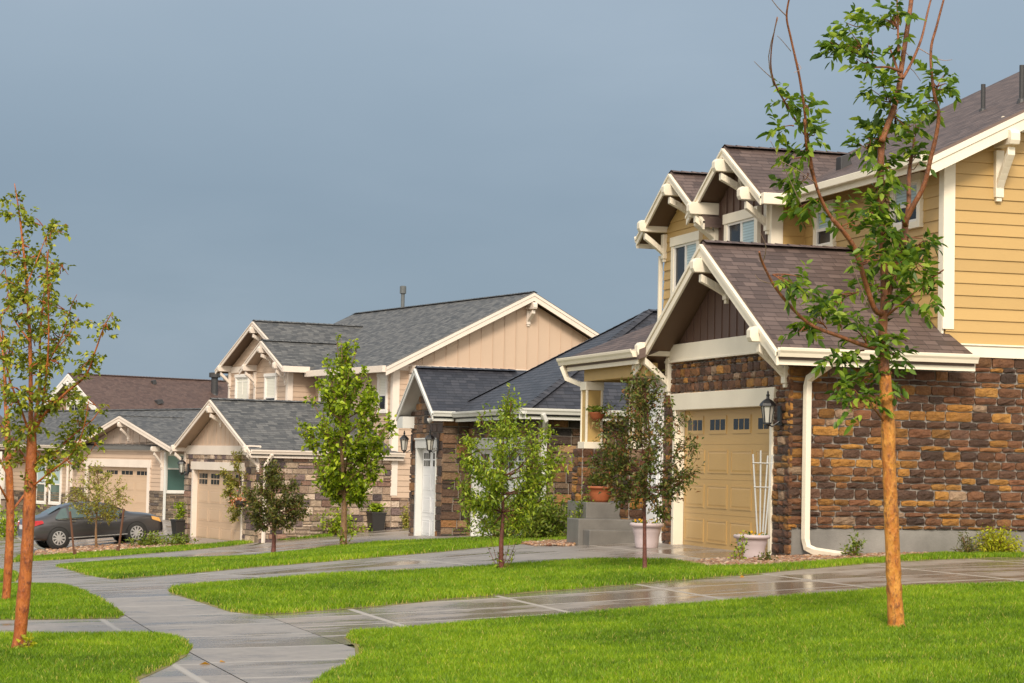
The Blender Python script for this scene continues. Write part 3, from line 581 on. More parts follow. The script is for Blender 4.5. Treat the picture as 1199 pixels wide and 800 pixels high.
w = M(); w.box(.3, 14, .3, 3.3, -.3, 3.0); w.box(.95, 14, -5.5, .4, -.4, 2.95); w.build('wall', 'siding_taupe', D)
garage_door(D, f0, g0, g1, -.14, 2.18, 'door_white', 2, 'six'); garage_door(D, f2, d0, d1, -.14, 2.18, 'door_white', 4, 'six')
for pl, a, b_ in ((f0, g0, g1), (f2, d0, d1)):
    t = M(); pl.box(t, a-.1, a, -.1, 2.18, -.12, .055); pl.box(t, b_, b_+.12, -.1, 2.18, -.12, .055); pl.box(t, a-.14, b_+.16, 2.18, 2.43, -.12, .06); pl.box(t, a-.17, b_+.19, 2.40, 2.44, .06, .085); t.build('door_trim', 'trim_grey', D, bevel=.006)
zle = DZ_-DS_*1.95
m_ = M(); roofslab(m_, [(-.35,DCY-1.95,zle),(2.9,DCY-1.95,zle),(2.9,DCY,DZ_),(-.35,DCY,DZ_)]); roofslab(m_, [(-.35,DCY+1.95,zle),(-.35,DCY,DZ_),(6,DCY,DZ_),(6,DCY+1.95,zle)]); ridgecap(m_, (-.35,DCY,DZ_), (2.3,DCY,DZ_))
HX, HY0, HY1, HZ0, HZ1 = .2, -6.3, .75, 3.06, 5.62
HC = (HY0+HY1)/2; hw = (HY1-HY0)/2; ap = (HX+hw+.62, HC, HZ1)
roofslab(m_, [(HX,HY0,HZ0),(HX,HY1,HZ0),ap]); roofslab(m_, [(HX,HY0,HZ0),(15,HY0,HZ0),(15,HC,HZ1),ap]); roofslab(m_, [(HX,HY1,HZ0),(15,HY1,HZ0),(15,HC,HZ1),ap])
ridgecap(m_, (HX,HY0,HZ0), ap); ridgecap(m_, (HX,HY1,HZ0), ap); ridgecap(m_, ap, (15,HC,HZ1)); m_.build('roof', ['shingle_black', 'soffit_grey'], D)
rake(D, [(-.35,DCY-1.95,zle),(-.35,DCY,DZ_),(-.35,DCY+1.95,zle)], (-1,0,0), 'trim_grey', h=.2)
b = M(); f0.box(b, 2.95, 3.6, 2.7, 3.0, .0, .36); b.build('eave_return', 'trim_grey', D)
gutter(D, (-.37,DCY-1.95,zle+.01), (HX-.02,DCY-1.95,zle+.01), (0,-1,0), 'trim_grey'); gutter(D, (HX,DCY-1.95,HZ0+.01), (HX,HY0-.1,HZ0+.01), (-1,0,0), 'trim_grey'); gutter(D, (HX-.1,HY0,HZ0+.01), (15,HY0,HZ0+.01), (0,-1,0), 'trim_grey')
downspout(D, [(.62,HY0-.06,2.95),(.7,HY0-.03,2.8),(.8,-5.95,2.55),(.8,-5.93,2.4),(.8,-5.93,-.2)], 'trim_grey')
lantern(D, f0, .33, 2.25, 1.1); lantern(D, f0, 3.1, 2.25, 1.1)
b = M(); b.lathe([(.05,0),(.08,.02),(.05,.06)], f0.p(.75,2.92,.03), 8); c = f0.p(.75, 2.9, .1); b.tube([f0.p(.75,2.92,.03), f0.p(.75,2.9,.12), f0.p(.8,2.86,.2)], [.03,.05,.075], 8); b.build('flood_light', 'trim_white', D)

# ================================================================== HOUSE C (tan siding, tan stone, grey roof)
C = thing('house', 'tan two storey house with grey shingles and a pale stone garage wall', 'house', (11.5886, 67.675, -.95), R(12))
cf = front(0); cs = side(0); c0, c1 = 1.45, 5.85
CGC, CGZ, CGS, CGH = 3.42, 4.47, .45, 3.62
cz = lambda u: CGZ-.2-abs(u-CGC)*CGS
rc = [(-.04, c0-.12, -.2, 2.7), (c1+.12, 6.75, -.2, 2.7), (c0-.12, c1+.12, 2.42, 2.7)]
mo = M(); mortar(mo, cf, rc); mortar(mo, cs, [(0, 4.42, -.3, 2.75), (4.42, 14, -.3, 1.44)]); mo.build('stone_backing', 'mortar_grey', C)
st = M(); stones(st, cf, rc, 31, -.2, 2.7, hmin=.16, hmax=.25, lmin=.22, lmax=.5, fine=False, split=.15); st.build('stone_cladding', 'stone_tan', C); st = M(); stones(st, cs, [(-.04, 4.42, -.3, 2.75), (4.42, 8, -.3, 1.44)], 32, -.3, 2.75, hmin=.16, hmax=.25, lmin=.22, lmax=.5, fine=False, split=.15); st.build('stone_cladding', 'stone_tan', C)
w = M(); w.box(.3, 4.5, .3, 6.7, -.3, 2.7); w.box(4.44, 14, .02, 12.9, -.3, 5.5); cf.poly(w, [(0,2.7),(6.75,2.7),(6.75,cz(6.75)),(CGC,cz(CGC)),(0,cz(0))], -.1, .01); cs.poly(w, [(4.44,5.5),(14.1,5.5),(9.2,7.95)], -.3, -.02); w.build('wall', 'siding_tan', C)
garage_door(C, cf, c0, c1, -.16, 2.18, 'door_tan', 4, 'six')
t = M(); cf.box(t, c0-.1, c0, -.1, 2.18, -.12, .055); cf.box(t, c1, c1+.13, -.1, 2.18, -.12, .055); cf.box(t, c0-.2, c1+.22, 2.18, 2.44, -.12, .065); t.build('door_trim', 'trim_pink', C, bevel=.006)
b = M(); cf.poly(b, [(.0,2.97),(6.75,2.97),(6.75,cz(6.75)),(CGC,cz(CGC)),(0,cz(0))], .01, .015); battens(b, cf, .1, 6.7, 2.98, cz, .4); b.build('gable_panel', 'siding_tan', C)
b = M(); cf.box(b, -.02, 6.77, 2.68, 2.97, .01, .06); b.build('gable_band', 'trim_pink', C)
gable_roof_x(C, -.42, 4.5, CGC, CGH, CGZ, CGS, 'shingle_grey', 'soffit_tan')
czl = CGZ-CGS*CGH
rake(C, [(-.42,CGC-CGH,czl),(-.42,CGC,CGZ),(-.42,CGC+CGH,czl)], (-1,0,0), 'trim_pink', h=.2)
gutter(C, (-.42,CGC-CGH,czl+.01), (4.75,CGC-CGH,czl+.01), (0,-1,0), 'trim_pink')
m_ = M(); roofslab(m_, [(4.4,CGC-CGH,czl),(4.75,CGC-CGH,czl),(4.4,.02,czl+.1)]); m_.build('roof_return', ['shingle_grey', 'soffit_tan'], C)
bracket(C, cf, .1, 2.98, .42, .75, 'trim_pink'); bracket(C, cf, 6.65, 2.98, .42, .75, 'trim_pink'); bracket(C, cf, CGC, CGZ-.24, .42, .6, 'trim_pink')
downspout(C, [(.25,-.28,2.72),(.22,-.2,2.6),(.12,-.1,2.4),(.1,-.1,-.1)], 'trim_pink')
lantern(C, cf, 6.3, 2.2, 1.2)
# main storey
fmC = front(4.42); cr = .5
b = M(); laps(b, cs, 1.44, 5.55, lambda z: (4.42, 14)); laps(b, fmC, 2.6, 5.5, lambda z: (0, 6.3)); b.build('lap_siding', 'siding_tan', C)
b = M(); battens(b, cs, 4.8, 13.6, 5.66, lambda u: 7.95-abs(u-9.2)*cr-.05, .42, .05, .03); cs.poly(b, [(4.9,5.6),(13.5,5.6),(9.2,7.95)], 0, .012); b.build('gable_panel', 'siding_tan', C)
board(C, 'trim_pink', (cs, 4.385, 4.62, 1.5, 5.55), (fmC, 0, .15, 3.0, 5.5))
b = M(); cs.box(b, 4.6, 14, 5.47, 5.66, .016, .05); b.build('gable_band', 'trim_pink', C)
gable_roof_y(C, -.4, 13.9, 9.2, 5.25, 8.2, cr, 'shingle_grey', 'soffit_tan')
zc = 8.2-cr*5.25
w = M(); w.box(4.5, 14, 12.8, 13.5, -.3, 5.5); Pl((0, 13.5), (1,0), (0,1)).poly(w, [(4.44,5.5),(14.1,5.5),(9.2,7.95)], -.3, -.02); w.build('wall', 'siding_tan', C)
rake(C, [(3.95,-.4,zc),(9.2,-.4,8.2),(14.45,-.4,zc)], (0,-1,0), 'trim_pink', h=.3)
b = M(); front(3.95).box(b, -.42, 5.9, zc-.2, zc+.01, 0, .12); b.build('gutter', 'trim_pink', C, bevel=.01)
bracket(C, cs, 5.0, 5.62, .4, .9, 'trim_pink'); bracket(C, cs, 9.2, 7.85, .4, .7, 'trim_pink')
window(C, fmC, 5.15, 5.75, 4.25, 5.3, 'trim_white', 'hung', .09, 'glass_dark', 'blind_cream'); window(C, fmC, .45, 1.0, 4.2, 5.28, 'trim_white', 'hung', .09, 'glass_dark', 'blind_cream')
fn = front(3.43); nc, nz, ns, nh = 7.84, 6.68, .48, 2.0
fzz = lambda u: nz-.2-abs(u-nc)*ns
w = M(); w.box(3.45, 5, 6.28, 9.4, 2.7, 5.6); fn.poly(w, [(6.28,2.8),(9.4,2.8),(9.4,fzz(9.4)),(nc,fzz(nc)),(6.28,fzz(6.28))], -.1, -.005); w.build('bay_wall', 'siding_tan', C)
b = M(); laps(b, fn, 2.9, 6.4, gable_span(6.28, 9.4, nc, nz-.2, ns)); laps(b, side(6.28), 2.9, 5.6, lambda z: (3.45, 4.43)); b.build('bay_siding', 'siding_tan', C)
board(C, 'trim_pink', (fn, 6.28, 6.46, 2.9, 5.6), (side(6.28), 3.395, 3.58, 2.9, 5.6)); board(C, 'trim_pink', (fn, 9.24, 9.42, 2.9, 5.6))
gable_roof_x(C, 3.03, 6.2, nc, nh, nz, ns, 'shingle_grey', 'soffit_tan')
rake(C, [(3.03,nc-nh,nz-ns*nh),(3.03,nc,nz),(3.03,nc+nh,nz-ns*nh)], (-1,0,0), 'trim_pink', h=.2)
b = M(); side(nc-nh).box(b, 3.0, 3.97, nz-ns*nh-.2, nz-ns*nh, 0, .1); b.build('gutter', 'trim_pink', C)
bracket(C, fn, 6.45, 5.86, .4, .7, 'trim_pink'); bracket(C, fn, 9.3, 5.86, .4, .7, 'trim_pink'); bracket(C, fn, nc, nz-.24, .4, .55, 'trim_pink')
window(C, fn, 7.35, 8.25, 4.1, 5.42, 'trim_white', 'hung', .09, 'glass_dark', 'blind_cream')
fg = front(3.85); ec, ez, es, eh = 9.75, 7.46, .45, 3.6
eff = lambda u: ez-.2-abs(u-ec)*es
w = M(); w.box(3.87, 9, 6.6, 13.0, -.2, 5.6); fg.poly(w, [(6.6,2.8),(13.0,2.8),(13.0,eff(13)),(ec,eff(ec)),(6.6,eff(6.6))], -.1, -.005); w.build('bay_wall', 'siding_tan', C)
b = M(); laps(b, fg, 0, 7.2, gable_span(6.6, 13.0, ec, ez-.2, es)); b.build('bay_siding', 'siding_tan', C)
gable_roof_x(C, 3.45, 8.0, ec, eh, ez, es, 'shingle_grey', 'soffit_brown')
rake(C, [(3.45,ec-eh,ez-es*eh),(3.45,ec,ez),(3.45,ec+eh,ez-es*eh)], (-1,0,0), 'trim_pink', h=.2)
bracket(C, fg, 12.85, 5.95, .4, .75, 'trim_pink'); bracket(C, fg, ec, ez-.24, .4, .6, 'trim_pink')
board(C, 'trim_pink', (fg, 12.85, 13.02, 0, 5.6)); b = M(); fg.box(b, 9.5, 13.02, 5.68, 5.9, .01, .04); b.build('gable_band', 'trim_pink', C)
window(C, fg, 11.0, 12.15, 4.1, 5.5, 'trim_white', 'grid', .09, 'blind_cream', 'blind_cream')
vent_pipe(C, 9.2, 9.6, 8.15, .85, .07, 'pipe_grey', True); vent_box(C, 5.1, 5.1, 6.27, .25)

# ================================================================== HOUSE B (low wide gable, behind the car)
B = thing('house', 'single storey taupe house with wide low gabled garage behind the parked car', 'house', (12.20, 95.73, -1.05), R(22))
bf = front(0); bs = side(0); b0, b1 = 1.35, 6.9
BGC, BGZ, BGS, BGH = 3.15, 4.45, .29, 4.6
bzz = lambda u: BGZ-.2-abs(u-BGC)*BGS
w = M(); w.box(.2, 12, .2, 8.6, -.6, 3.0); bf.poly(w, [(0,2.3),(8.6,2.3),(8.6,bzz(8.6)),(BGC,bzz(BGC)),(0,bzz(0))], -.15, -.005); bf.box(w, 0, b0, -.4, 2.4, -.2, -.005); bf.box(w, b1, 8.6, -.4, 2.4, -.2, -.005); bs.box(w, 0, 12, -.4, 3, -.2, -.005); w.box(.6, 12, 8.6, 20, -.8, 3.0); w.build('wall', 'siding_taupe', B)
fw_ = front(.6)
b = M(); laps(b, bf, 2.4, 2.95, lambda z: (0, 8.6)); laps(b, bf, 1.2, 2.4, lambda z: (0, b0-.1)); laps(b, bf, 1.2, 2.4, lambda z: (b1+.1, 8.6)); laps(b, fw_, .9, 3.0, lambda z: (8.6, 20)); laps(b, bs, .0, 3.0, lambda z: (0, 12)); b.build('lap_siding', 'siding_tan', B)
st = M(); stones(st, bf, [(-.03, b0-.2, -.4, 1.2), (b1+.2, 8.6, -.4, 1.2)], 41, -.4, 1.2, fine=False); st.build('stone_cladding', 'stone_buff', B); st = M(); stones(st, bs, [(-.04, 4, -.4, 1.12)], 42, -.4, 1.2, fine=False); st.build('stone_cladding', 'stone_buff', B); st = M(); stones(st, fw_, [(8.6, 20, -.8, .9)], 43, -.8, .9, fine=False); st.build('stone_cladding', 'stone_buff', B)
garage_door(B, bf, b0, b1, -.05, 2.18, 'door_tan', 4, 'three')
t = M(); bf.box(t, b0-.22, b0, -.1, 2.18, -.12, .06); bf.box(t, b1, b1+.22, -.1, 2.18, -.12, .06); bf.box(t, b0-.3, b1+.3, 2.18, 2.52, -.12, .065); t.build('door_trim', 'trim_pink', B)
b = M(); bf.poly(b, [(0,3.1),(8.6,3.1),(8.6,bzz(8.6)),(BGC,bzz(BGC)),(0,bzz(0))], -.004, .006); battens(b, bf, .1, 8.5, 3.1, bzz, .6, .04); b.build('gable_panel', 'siding_taupe', B)
b = M(); bf.box(b, -.1, 8.7, 2.88, 3.12, 0, .06); b.build('gable_band', 'trim_pink', B); board(B, 'trim_pink', (bf, -.02, .2, 1.2, 2.88)); board(B, 'trim_pink', (bf, 8.4, 8.62, 1.2, 2.88))
gable_roof_x(B, -.5, 4, BGC, BGH, BGZ, BGS, 'shingle_grey', 'soffit_tan')
rake(B, [(-.5,BGC-BGH,BGZ-BGS*BGH),(-.5,BGC,BGZ),(-.5,BGC+BGH,BGZ-BGS*BGH)], (-1,0,0), 'trim_pink', h=.26)
bracket(B, bf, .1, 3.1, .45, .9, 'trim_pink'); bracket(B, bf, 8.4, 3.1, .45, .9, 'trim_pink'); bracket(B, bf, BGC, BGZ-.3, .45, .75, 'trim_pink')
m_ = M(); roofslab(m_, [(-.2,-1.6,3.1),(3.6,-1.6,4.86),(3.6,22,4.86),(-.2,22,3.1)]); roofslab(m_, [(9,-1.6,2.4),(3.6,-1.6,4.86),(3.6,22,4.86),(9,22,2.4)]); ridgecap(m_, (3.6,-1.6,4.86), (3.6,22,4.86)); m_.build('roof', ['shingle_grey', 'soffit_tan'], B)
gutter(B, (-.2,-1.7,3.1), (-.2,-1.3,3.1), (-1,0,0), 'trim_pink'); gutter(B, (-.2,8.9,3.1), (-.2,22,3.1), (-1,0,0), 'trim_pink')
window(B, bs, .12, 1.25, 1.2, 2.75, 'trim_white', 'transom', .1, 'glass_green', 'blind_teal')
window(B, fw_, 10.75, 11.75, .42, 2.3, 'trim_white', 'hung', .12, 'glass_green', 'blind_blue'); window(B, fw_, 12.3, 13.2, .42, 2.3, 'trim_white', 'hung', .12, 'glass_green', 'blind_blue')
downspout(B, [(.02,-.1,2.9),(.02,-.1,-.3)], 'trim_grey'); downspout(B, [(-.35,8.8,2.95),(-.1,8.75,2.6),(-.1,8.75,-.3)], 'trim_pink')
lantern(B, bf, 7.75, 2.25, 1.4)
for y in (14.4, 17.2): pa = M(); pa.box(-1.0, -.75, y-.12, y+.12, -1, 2.75); pa.build('porch_post', 'trim_white', B)

# ================================================================== HOUSE E (rust shingles, behind)
ox, oy, _ = at(80, 437, 126)
E_ = thing('house', 'two storey house with rust brown shingles behind the low taupe house', 'house', (float(ox), float(oy), -1.0), R(26))
ezr = float(at(80, 437, 126)[2])+1.0
ef = front(.5); eh_ = 4.3
w = M(); w.box(.5, 13, -3.7, 3.7, -1, ezr-2.6); ef.poly(w, [(-3.7,ezr-3),(3.7,ezr-3),(3.7,ezr-2.5),(0,ezr-.2),(-3.7,ezr-2.5)], -.1, 0); w.build('wall', 'siding_rust', E_)
gable_roof_x(E_, 0, 13, 0, eh_, ezr, .62, 'shingle_rust', 'soffit_tan')
rake(E_, [(0,-eh_,ezr-.62*eh_),(0,0,ezr),(0,eh_,ezr-.62*eh_)], (-1,0,0), 'trim_white', h=.42)
window(E_, ef, -.6, .6, ezr-2.9, ezr-1.75, 'trim_white', 'grid', .2)
bracket(E_, ef, 0, ezr-.5, .45, .9, 'trim_white', .22)
vent_box(E_, 5.4, -.6, ezr-.37, .2); vent_box(E_, 4.6, -2.5, ezr-1.55, .32); vent_pipe(E_, 9.1, -1.3, ezr-.9, 1.3, .2, 'vent_black', True)
# ================================================================== HOUSE G (left edge)
gx, gy, _ = at(-8, 560, 108)
G = thing('house', 'taupe house with white trimmed window at left edge of the street', 'house', (float(gx), float(gy), -1.3), R(24))
gf = side(0)
w = M(); w.box(-5, 1.05, .02, 9, -1, 3.4); w.build('wall', 'siding_taupe', G)
b = M(); laps(b, gf, .9, 3.4, lambda z: (-5, 1.05)); b.build('lap_siding', 'siding_taupe', G)
board(G, 'trim_white', (gf, .85, 1.1, -.6, 3.4)); b = M(); gf.box(b, -5, .85, .7, .9, 0, .06); b.build('belt_band', 'trim_white', G)
window(G, gf, -.6, .45, 1.3, 2.7, 'trim_white', 'hung', .14, 'glass_dark', 'blind_blue')
m_ = M(); roofslab(m_, [(-6,-.6,3.3),(1.7,-.6,3.3),(1.7,4.5,5.6),(-6,4.5,5.6)]); roofslab(m_, [(-6,9.6,3.3),(1.7,9.6,3.3),(1.7,4.5,5.6),(-6,4.5,5.6)]); m_.build('roof', ['shingle_rust', 'soffit_tan'], G)
rake(G, [(1.7,-.6,3.3),(1.7,4.5,5.6),(1.7,9.6,3.3)], (1,0,0), 'trim_white', h=.25)

# ================================================================== GROUND, PAVING, LAWNS
def np_mesh(name, V, tris=None, quads=None, mat=None, smooth=False):
    me = bpy.data.meshes.new(name); nt_ = 0 if tris is None else len(tris); nq = 0 if quads is None else len(quads)
    me.vertices.add(len(V)); me.vertices.foreach_set('co', np.asarray(V, np.float32).ravel())
    loops = np.concatenate([x.ravel() for x in (tris, quads) if x is not None]).astype(np.int32)
    me.loops.add(len(loops)); me.loops.foreach_set('vertex_index', loops); me.polygons.add(nt_+nq)
    st_ = np.concatenate([np.arange(nt_)*3, nt_*3+np.arange(nq)*4]).astype(np.int32); me.polygons.foreach_set('loop_start', st_)
    me.polygons.foreach_set('loop_total', np.concatenate([np.full(nt_, 3), np.full(nq, 4)]).astype(np.int32))
    if smooth: me.polygons.foreach_set('use_smooth', np.ones(nt_+nq, bool))
    me.update(calc_edges=True)
    for x in (mat if isinstance(mat, (list, tuple)) else [mat]): me.materials.append(MT[x])
    o = bpy.data.objects.new(name, me); COL.objects.link(o); return o
def inpoly(P_, poly):
    x, y = P_[:, 0], P_[:, 1]; c = np.zeros(len(P_), bool); n = len(poly); j = n-1
    for i in range(n):
        xi, yi = poly[i]; xj, yj = poly[j]
        c ^= ((yi > y) != (yj > y)) & (x < (xj-xi)*(y-yi)/((yj-yi) if yj != yi else 1e-9)+xi); j = i
    return c
def edgedist(P_, poly):
    d = np.full(len(P_), 1e9); n = len(poly)
    for i in range(n):
        a = np.array(poly[i]); b = np.array(poly[(i+1) % n]); ab = b-a; t = np.clip(((P_-a)@ab)/max(ab@ab, 1e-9), 0, 1)
        d = np.minimum(d, np.linalg.norm(P_-a-t[:, None]*ab, axis=1))
    return d
def densify(poly, step):
    out = []
    for i in range(len(poly)):
        a = np.array(poly[i]); b = np.array(poly[(i+1) % len(poly)]); k = max(1, int(np.linalg.norm(b-a)/step))
        for q in range(k): out.append(a+(b-a)*q/k)
    return out
def sheet(poly, step, jitter=0.):
    ed = densify(poly, step); E_ = np.array(ed)
    x0, y0 = E_.min(0); x1, y1 = E_.max(0); gx_, gy_ = np.meshgrid(np.arange(x0, x1, step), np.arange(y0, y1, step)); Q = np.c_[gx_.ravel(), gy_.ravel()]
    Q = Q[inpoly(Q, ed)]; 
    if len(Q): Q = Q[edgedist(Q, poly) > step*.4]
    pts = [Vector(p) for p in ed]+[Vector(p) for p in Q]; ne = len(ed)
    v, e, f, *_r = delaunay_2d_cdt(pts, [(i, (i+1) % ne) for i in range(ne)], [], 1, 1e-5)
    return np.array([(p.x, p.y) for p in v]), np.array([q for q in f if len(q) == 3])
def drape(name, poly, zoff, mat, step=.5):
    V, T = sheet(poly, step); o = np_mesh(name, np.c_[V, gz(V[:, 0], V[:, 1])+zoff], T, None, mat, True); o['kind'] = 'structure'; return o
a = N('ground_soil'); o_ = a.obj(); a.base(a.mix(a.rng(a.noise(o_, .3, 6), .4, .6), (.07,.10,.02), (.12,.10,.05))); a.rough(.9); MT['ground_soil'] = a.m
xs = np.unique(np.concatenate([np.linspace(-3000, -60, 12), np.arange(-60, -10, 5), np.arange(-10, 26, .6), np.arange(26, 70, 4), np.linspace(70, 3000, 12)]))
ys = np.unique(np.concatenate([np.linspace(-3000, -20, 10), np.arange(-20, 8, 4), np.arange(8, 82, .6), np.arange(82, 160, 3), np.linspace(160, 4000, 12)]))
GX, GY = np.meshgrid(xs, ys); V = np.c_[GX.ravel(), GY.ravel(), (gz(GX.ravel(), GY.ravel())-.012)]; nx_ = len(xs)
I = (np.arange(len(ys)-1)[:, None]*nx_+np.arange(nx_-1)).ravel(); g = np_mesh('ground', V, None, np.c_[I, I+1, I+nx_+1, I+nx_], 'ground_soil', True); g['kind'] = 'structure'
drape('driveway_apron', [(-12,8),(2.75,8),(2.75,100),(-12,100)], .004, 'concrete_drive', 1.0)
drape('sidewalk', [(2.757,8),(4.19,8),(4.19,100),(2.757,100)], .006, 'concrete_walk', .4)
drape('path', [(4.2,19.8),(12,20.5),(22,20.5),(22,30.2),(15.6,28.9),(12,27.4),(8.5,26),(4.2,25.2)], .005, 'concrete_path', .4)
drape('driveway', [(4.2,27.9),(10.5,28.0),(12.82,29.6),(12.82,34.0),(12.9,36.2),(13.9,40.2),(4.2,40.5)], .005, 'concrete_drive', .4)
drape('driveway', [(4.2,46.5),(14.4,47.5),(14.42,53.3),(13.7,53.5),(13.7,57),(17.2,63),(17.2,68.4),(11.8,67.5),(10.5,62.5),(4.2,62)], .005, 'concrete_drive', .5)
drape('driveway', [(4.2,62.3),(10.3,62.8),(11.6,67.6),(10.1,74.8),(6,78),(4.2,78)], .005, 'concrete_drive', .5)
drape('driveway', [(4.2,78.2),(9.9,76.3),(10.6,74.6),(13.2,79),(12.3,95.7),(8.9,104),(4.2,104)], .005, 'concrete_drive', .8)

a = N('grass'); at_ = a.n('ShaderNodeAttribute', attribute_name='tone'); at_.attribute_type = 'GEOMETRY'
gcol = a.ramp(at_.outputs['Fac'], [(0,(.05,.095,.007)),(.25,(.10,.195,.010)),(.5,(.175,.30,.013)),(.75,(.28,.41,.018)),(.92,(.39,.49,.022)),(1,(.50,.44,.11))]); a.base(gcol); a.rough(.45); a.b.inputs['Specular IOR Level'].default_value = .25
tr = a.n('ShaderNodeBsdfTranslucent'); a.l(a.mix(1, gcol, (1.3,1.3,.6), 'MULTIPLY'), tr.inputs[0]); mx = a.n('ShaderNodeMixShader'); mx.inputs[0].default_value = .35; a.l(a.b.outputs[0], mx.inputs[1]); a.l(tr.outputs[0], mx.inputs[2]); a.l(mx.outputs[0], a.out.inputs[0]); MT['grass'] = a.m
paint('thatch', (.17,.15,.05), .9, .3, 6)
def vnoise(X, Y, s, seed):
    r_ = np.random.default_rng(seed); out = np.zeros(len(X)); 
    for k in range(9):
        an = r_.uniform(0, 6.28); fq = s*r_.uniform(.5, 2.2); out += np.sin((X*math.cos(an)+Y*math.sin(an))*fq+r_.uniform(0, 6.28)+1.5*np.sin((Y*math.cos(an)-X*math.sin(an))*fq*.7))
    return out/9
def lawn(label, poly, dens, bl=.06, bw=.007, group=None, clip=None, z=.02):
    poly = [tuple(p[:2]) for p in poly]; E_ = np.array(poly); x0, y0 = E_.min(0); x1, y1 = E_.max(0)
    n = int((x1-x0)*(y1-y0)*dens); P_ = np.c_[RNG.uniform(x0, x1, n), RNG.uniform(y0, y1, n)]
    P_ = P_[inpoly(P_, poly)]
    ed = edgedist(P_, poly); wob = .09*vnoise(P_[:, 0]*6, P_[:, 1]*6, 1.0, 3)+.02; P_ = P_[ed > np.maximum(wob, 0)]
    n = len(P_); ed = edgedist(P_, poly)
    patch = vnoise(P_[:, 0], P_[:, 1], .9, 7)*.5+vnoise(P_[:, 0], P_[:, 1], 3.0, 8)*.35
    h = bl*(1+.35*patch)*RNG.uniform(.6, 1.25, n); az = RNG.uniform(0, 6.28, n); lean = RNG.uniform(.1, .75, n)*h; w = bw*RNG.uniform(.7, 1.3, n)
    fa = RNG.uniform(0, 6.28, n); dx, dy = np.cos(fa)*w/2, np.sin(fa)*w/2
    zb = gz(P_[:, 0], P_[:, 1])+z*np.clip(ed/.1, .3, 1)-.004
    lx, ly = np.cos(az)*lean, np.sin(az)*lean
    b0_ = np.c_[P_[:, 0]-dx, P_[:, 1]-dy, zb]; b1_ = np.c_[P_[:, 0]+dx, P_[:, 1]+dy, zb]
    m0 = np.c_[P_[:, 0]-dx*.8+lx*.35, P_[:, 1]-dy*.8+ly*.35, zb+h*.55]; m1 = np.c_[P_[:, 0]+dx*.8+lx*.35, P_[:, 1]+dy*.8+ly*.35, zb+h*.55]
    t_ = np.c_[P_[:, 0]+lx, P_[:, 1]+ly, zb+h*.93]
    V = np.stack([b0_, b1_, m1, m0, t_], 1).reshape(-1, 3); k = np.arange(n)*5
    tone = np.clip(.47+.52*patch+.22*vnoise(P_[:, 0], P_[:, 1], 9.0, 12)+RNG.normal(0, .14, n), 0, 1); tone[RNG.random(n) < .03] = 1; tone[(ed < .07) & (RNG.random(n) < .14)] = 1
    S, T = sheet(poly, max(.25, (x1-x0)/40)); es = edgedist(S, poly); SV = np.c_[S, gz(S[:, 0], S[:, 1])+z*np.clip(es/.1, .35, 1)]; off = len(V)
    o = np_mesh('lawn', np.r_[V, SV], np.r_[np.c_[k+3, k+2, k+4], T+off], np.c_[k, k+1, k+2, k+3], ['grass', 'thatch'])
    mi_ = np.zeros(len(o.data.polygons), np.int32); mi_[n:n+len(T)] = 1; o.data.polygons.foreach_set('material_index', mi_)
    at2 = o.data.attributes.new('tone', 'FLOAT', 'POINT'); at2.data.foreach_set('value', np.r_[np.repeat(tone, 5), np.full(len(S), .12)].astype(np.float32))
    tag(o, label, 'lawn', group, 'stuff'); return o
def pxpoly(l): return [og(*p) for p in l]
near = pxpoly([(363,800),(403,780),(416,769),(415,757),(402,748),(410,742),(460,740),(593,727),(700,719),(808,710),(908,702),(1000,696),(1062,690),(1199,685)])
lawn('big green lawn in the foreground around the orange trunked tree', near+[(16,22.6),(16,14),(9,11),(3,11),(2.9,14)], 4200, .05, .0068)
s2 = pxpoly([(195,691),(235,687),(300,682),(383,675.5),(467,671.5),(580,665),(700,657),(790,658),(833,666),(900,664.5),(966,660),(1033,656),(1100,650.5)])+[(16.5,29.0),(19,29.2),(19,28.6)]+pxpoly([(1199,654),(1130,655),(1062,658),(958,666),(866,675),(742,685),(700,689),(533,702),(433,712),(367,717),(300,721),(268,717),(240,708),(200,696)])
lawn('long grass strip with two small trees between the two wet driveways', s2, 2600, .06, .0085)
s1 = pxpoly([(64,664),(150,657.5),(300,653),(383,642.5),(433,637),(517,633),(590,629.5)])+[(15.2,49.5),(15.4,44),(14.3,40.6)]+[og(700,634.5)]+pxpoly([(620,637),(517,647),(400,657),(300,665),(195,674.5),(131,679),(95,673)])
lawn('grass strip in front of the white garage doors with a bright green tree', s1, 1000, .07, .014)
sc_ = pxpoly([(12,659),(60,656.5),(131,652),(220,645),(300,635.5),(390,628.5),(392,625.5),(320,631),(250,638),(190,642),(130,646),(60,650),(20,652)])
lawn('thin grass strip beside the pale stone garage wall and the car', sc_, 700, .08, .018)
lawn('rounded lawn corner at the bottom left around a leaning orange trunk', pxpoly([(0,745.5),(90,745),(180,744.5),(214,749),(226,759),(218,769),(195,783),(161,798)])+[(1.8,14),(-3,12),(-5,21.9)], 4000, .05, .0068)
lawn('pointed lawn patch on the left between the wet concrete walks', pxpoly([(0,687.5),(75,687.5),(109,699),(139,714),(146,721),(139,725),(0,727)])+[(-4,24.3),(-4,34)], 2800, .058, .0085)
lawn('small far lawn sliver at the left edge', pxpoly([(0,669),(20,672),(24,677),(18,682),(0,682.5)])+[(-3,40),(-3,50)], 900, .07, .013)
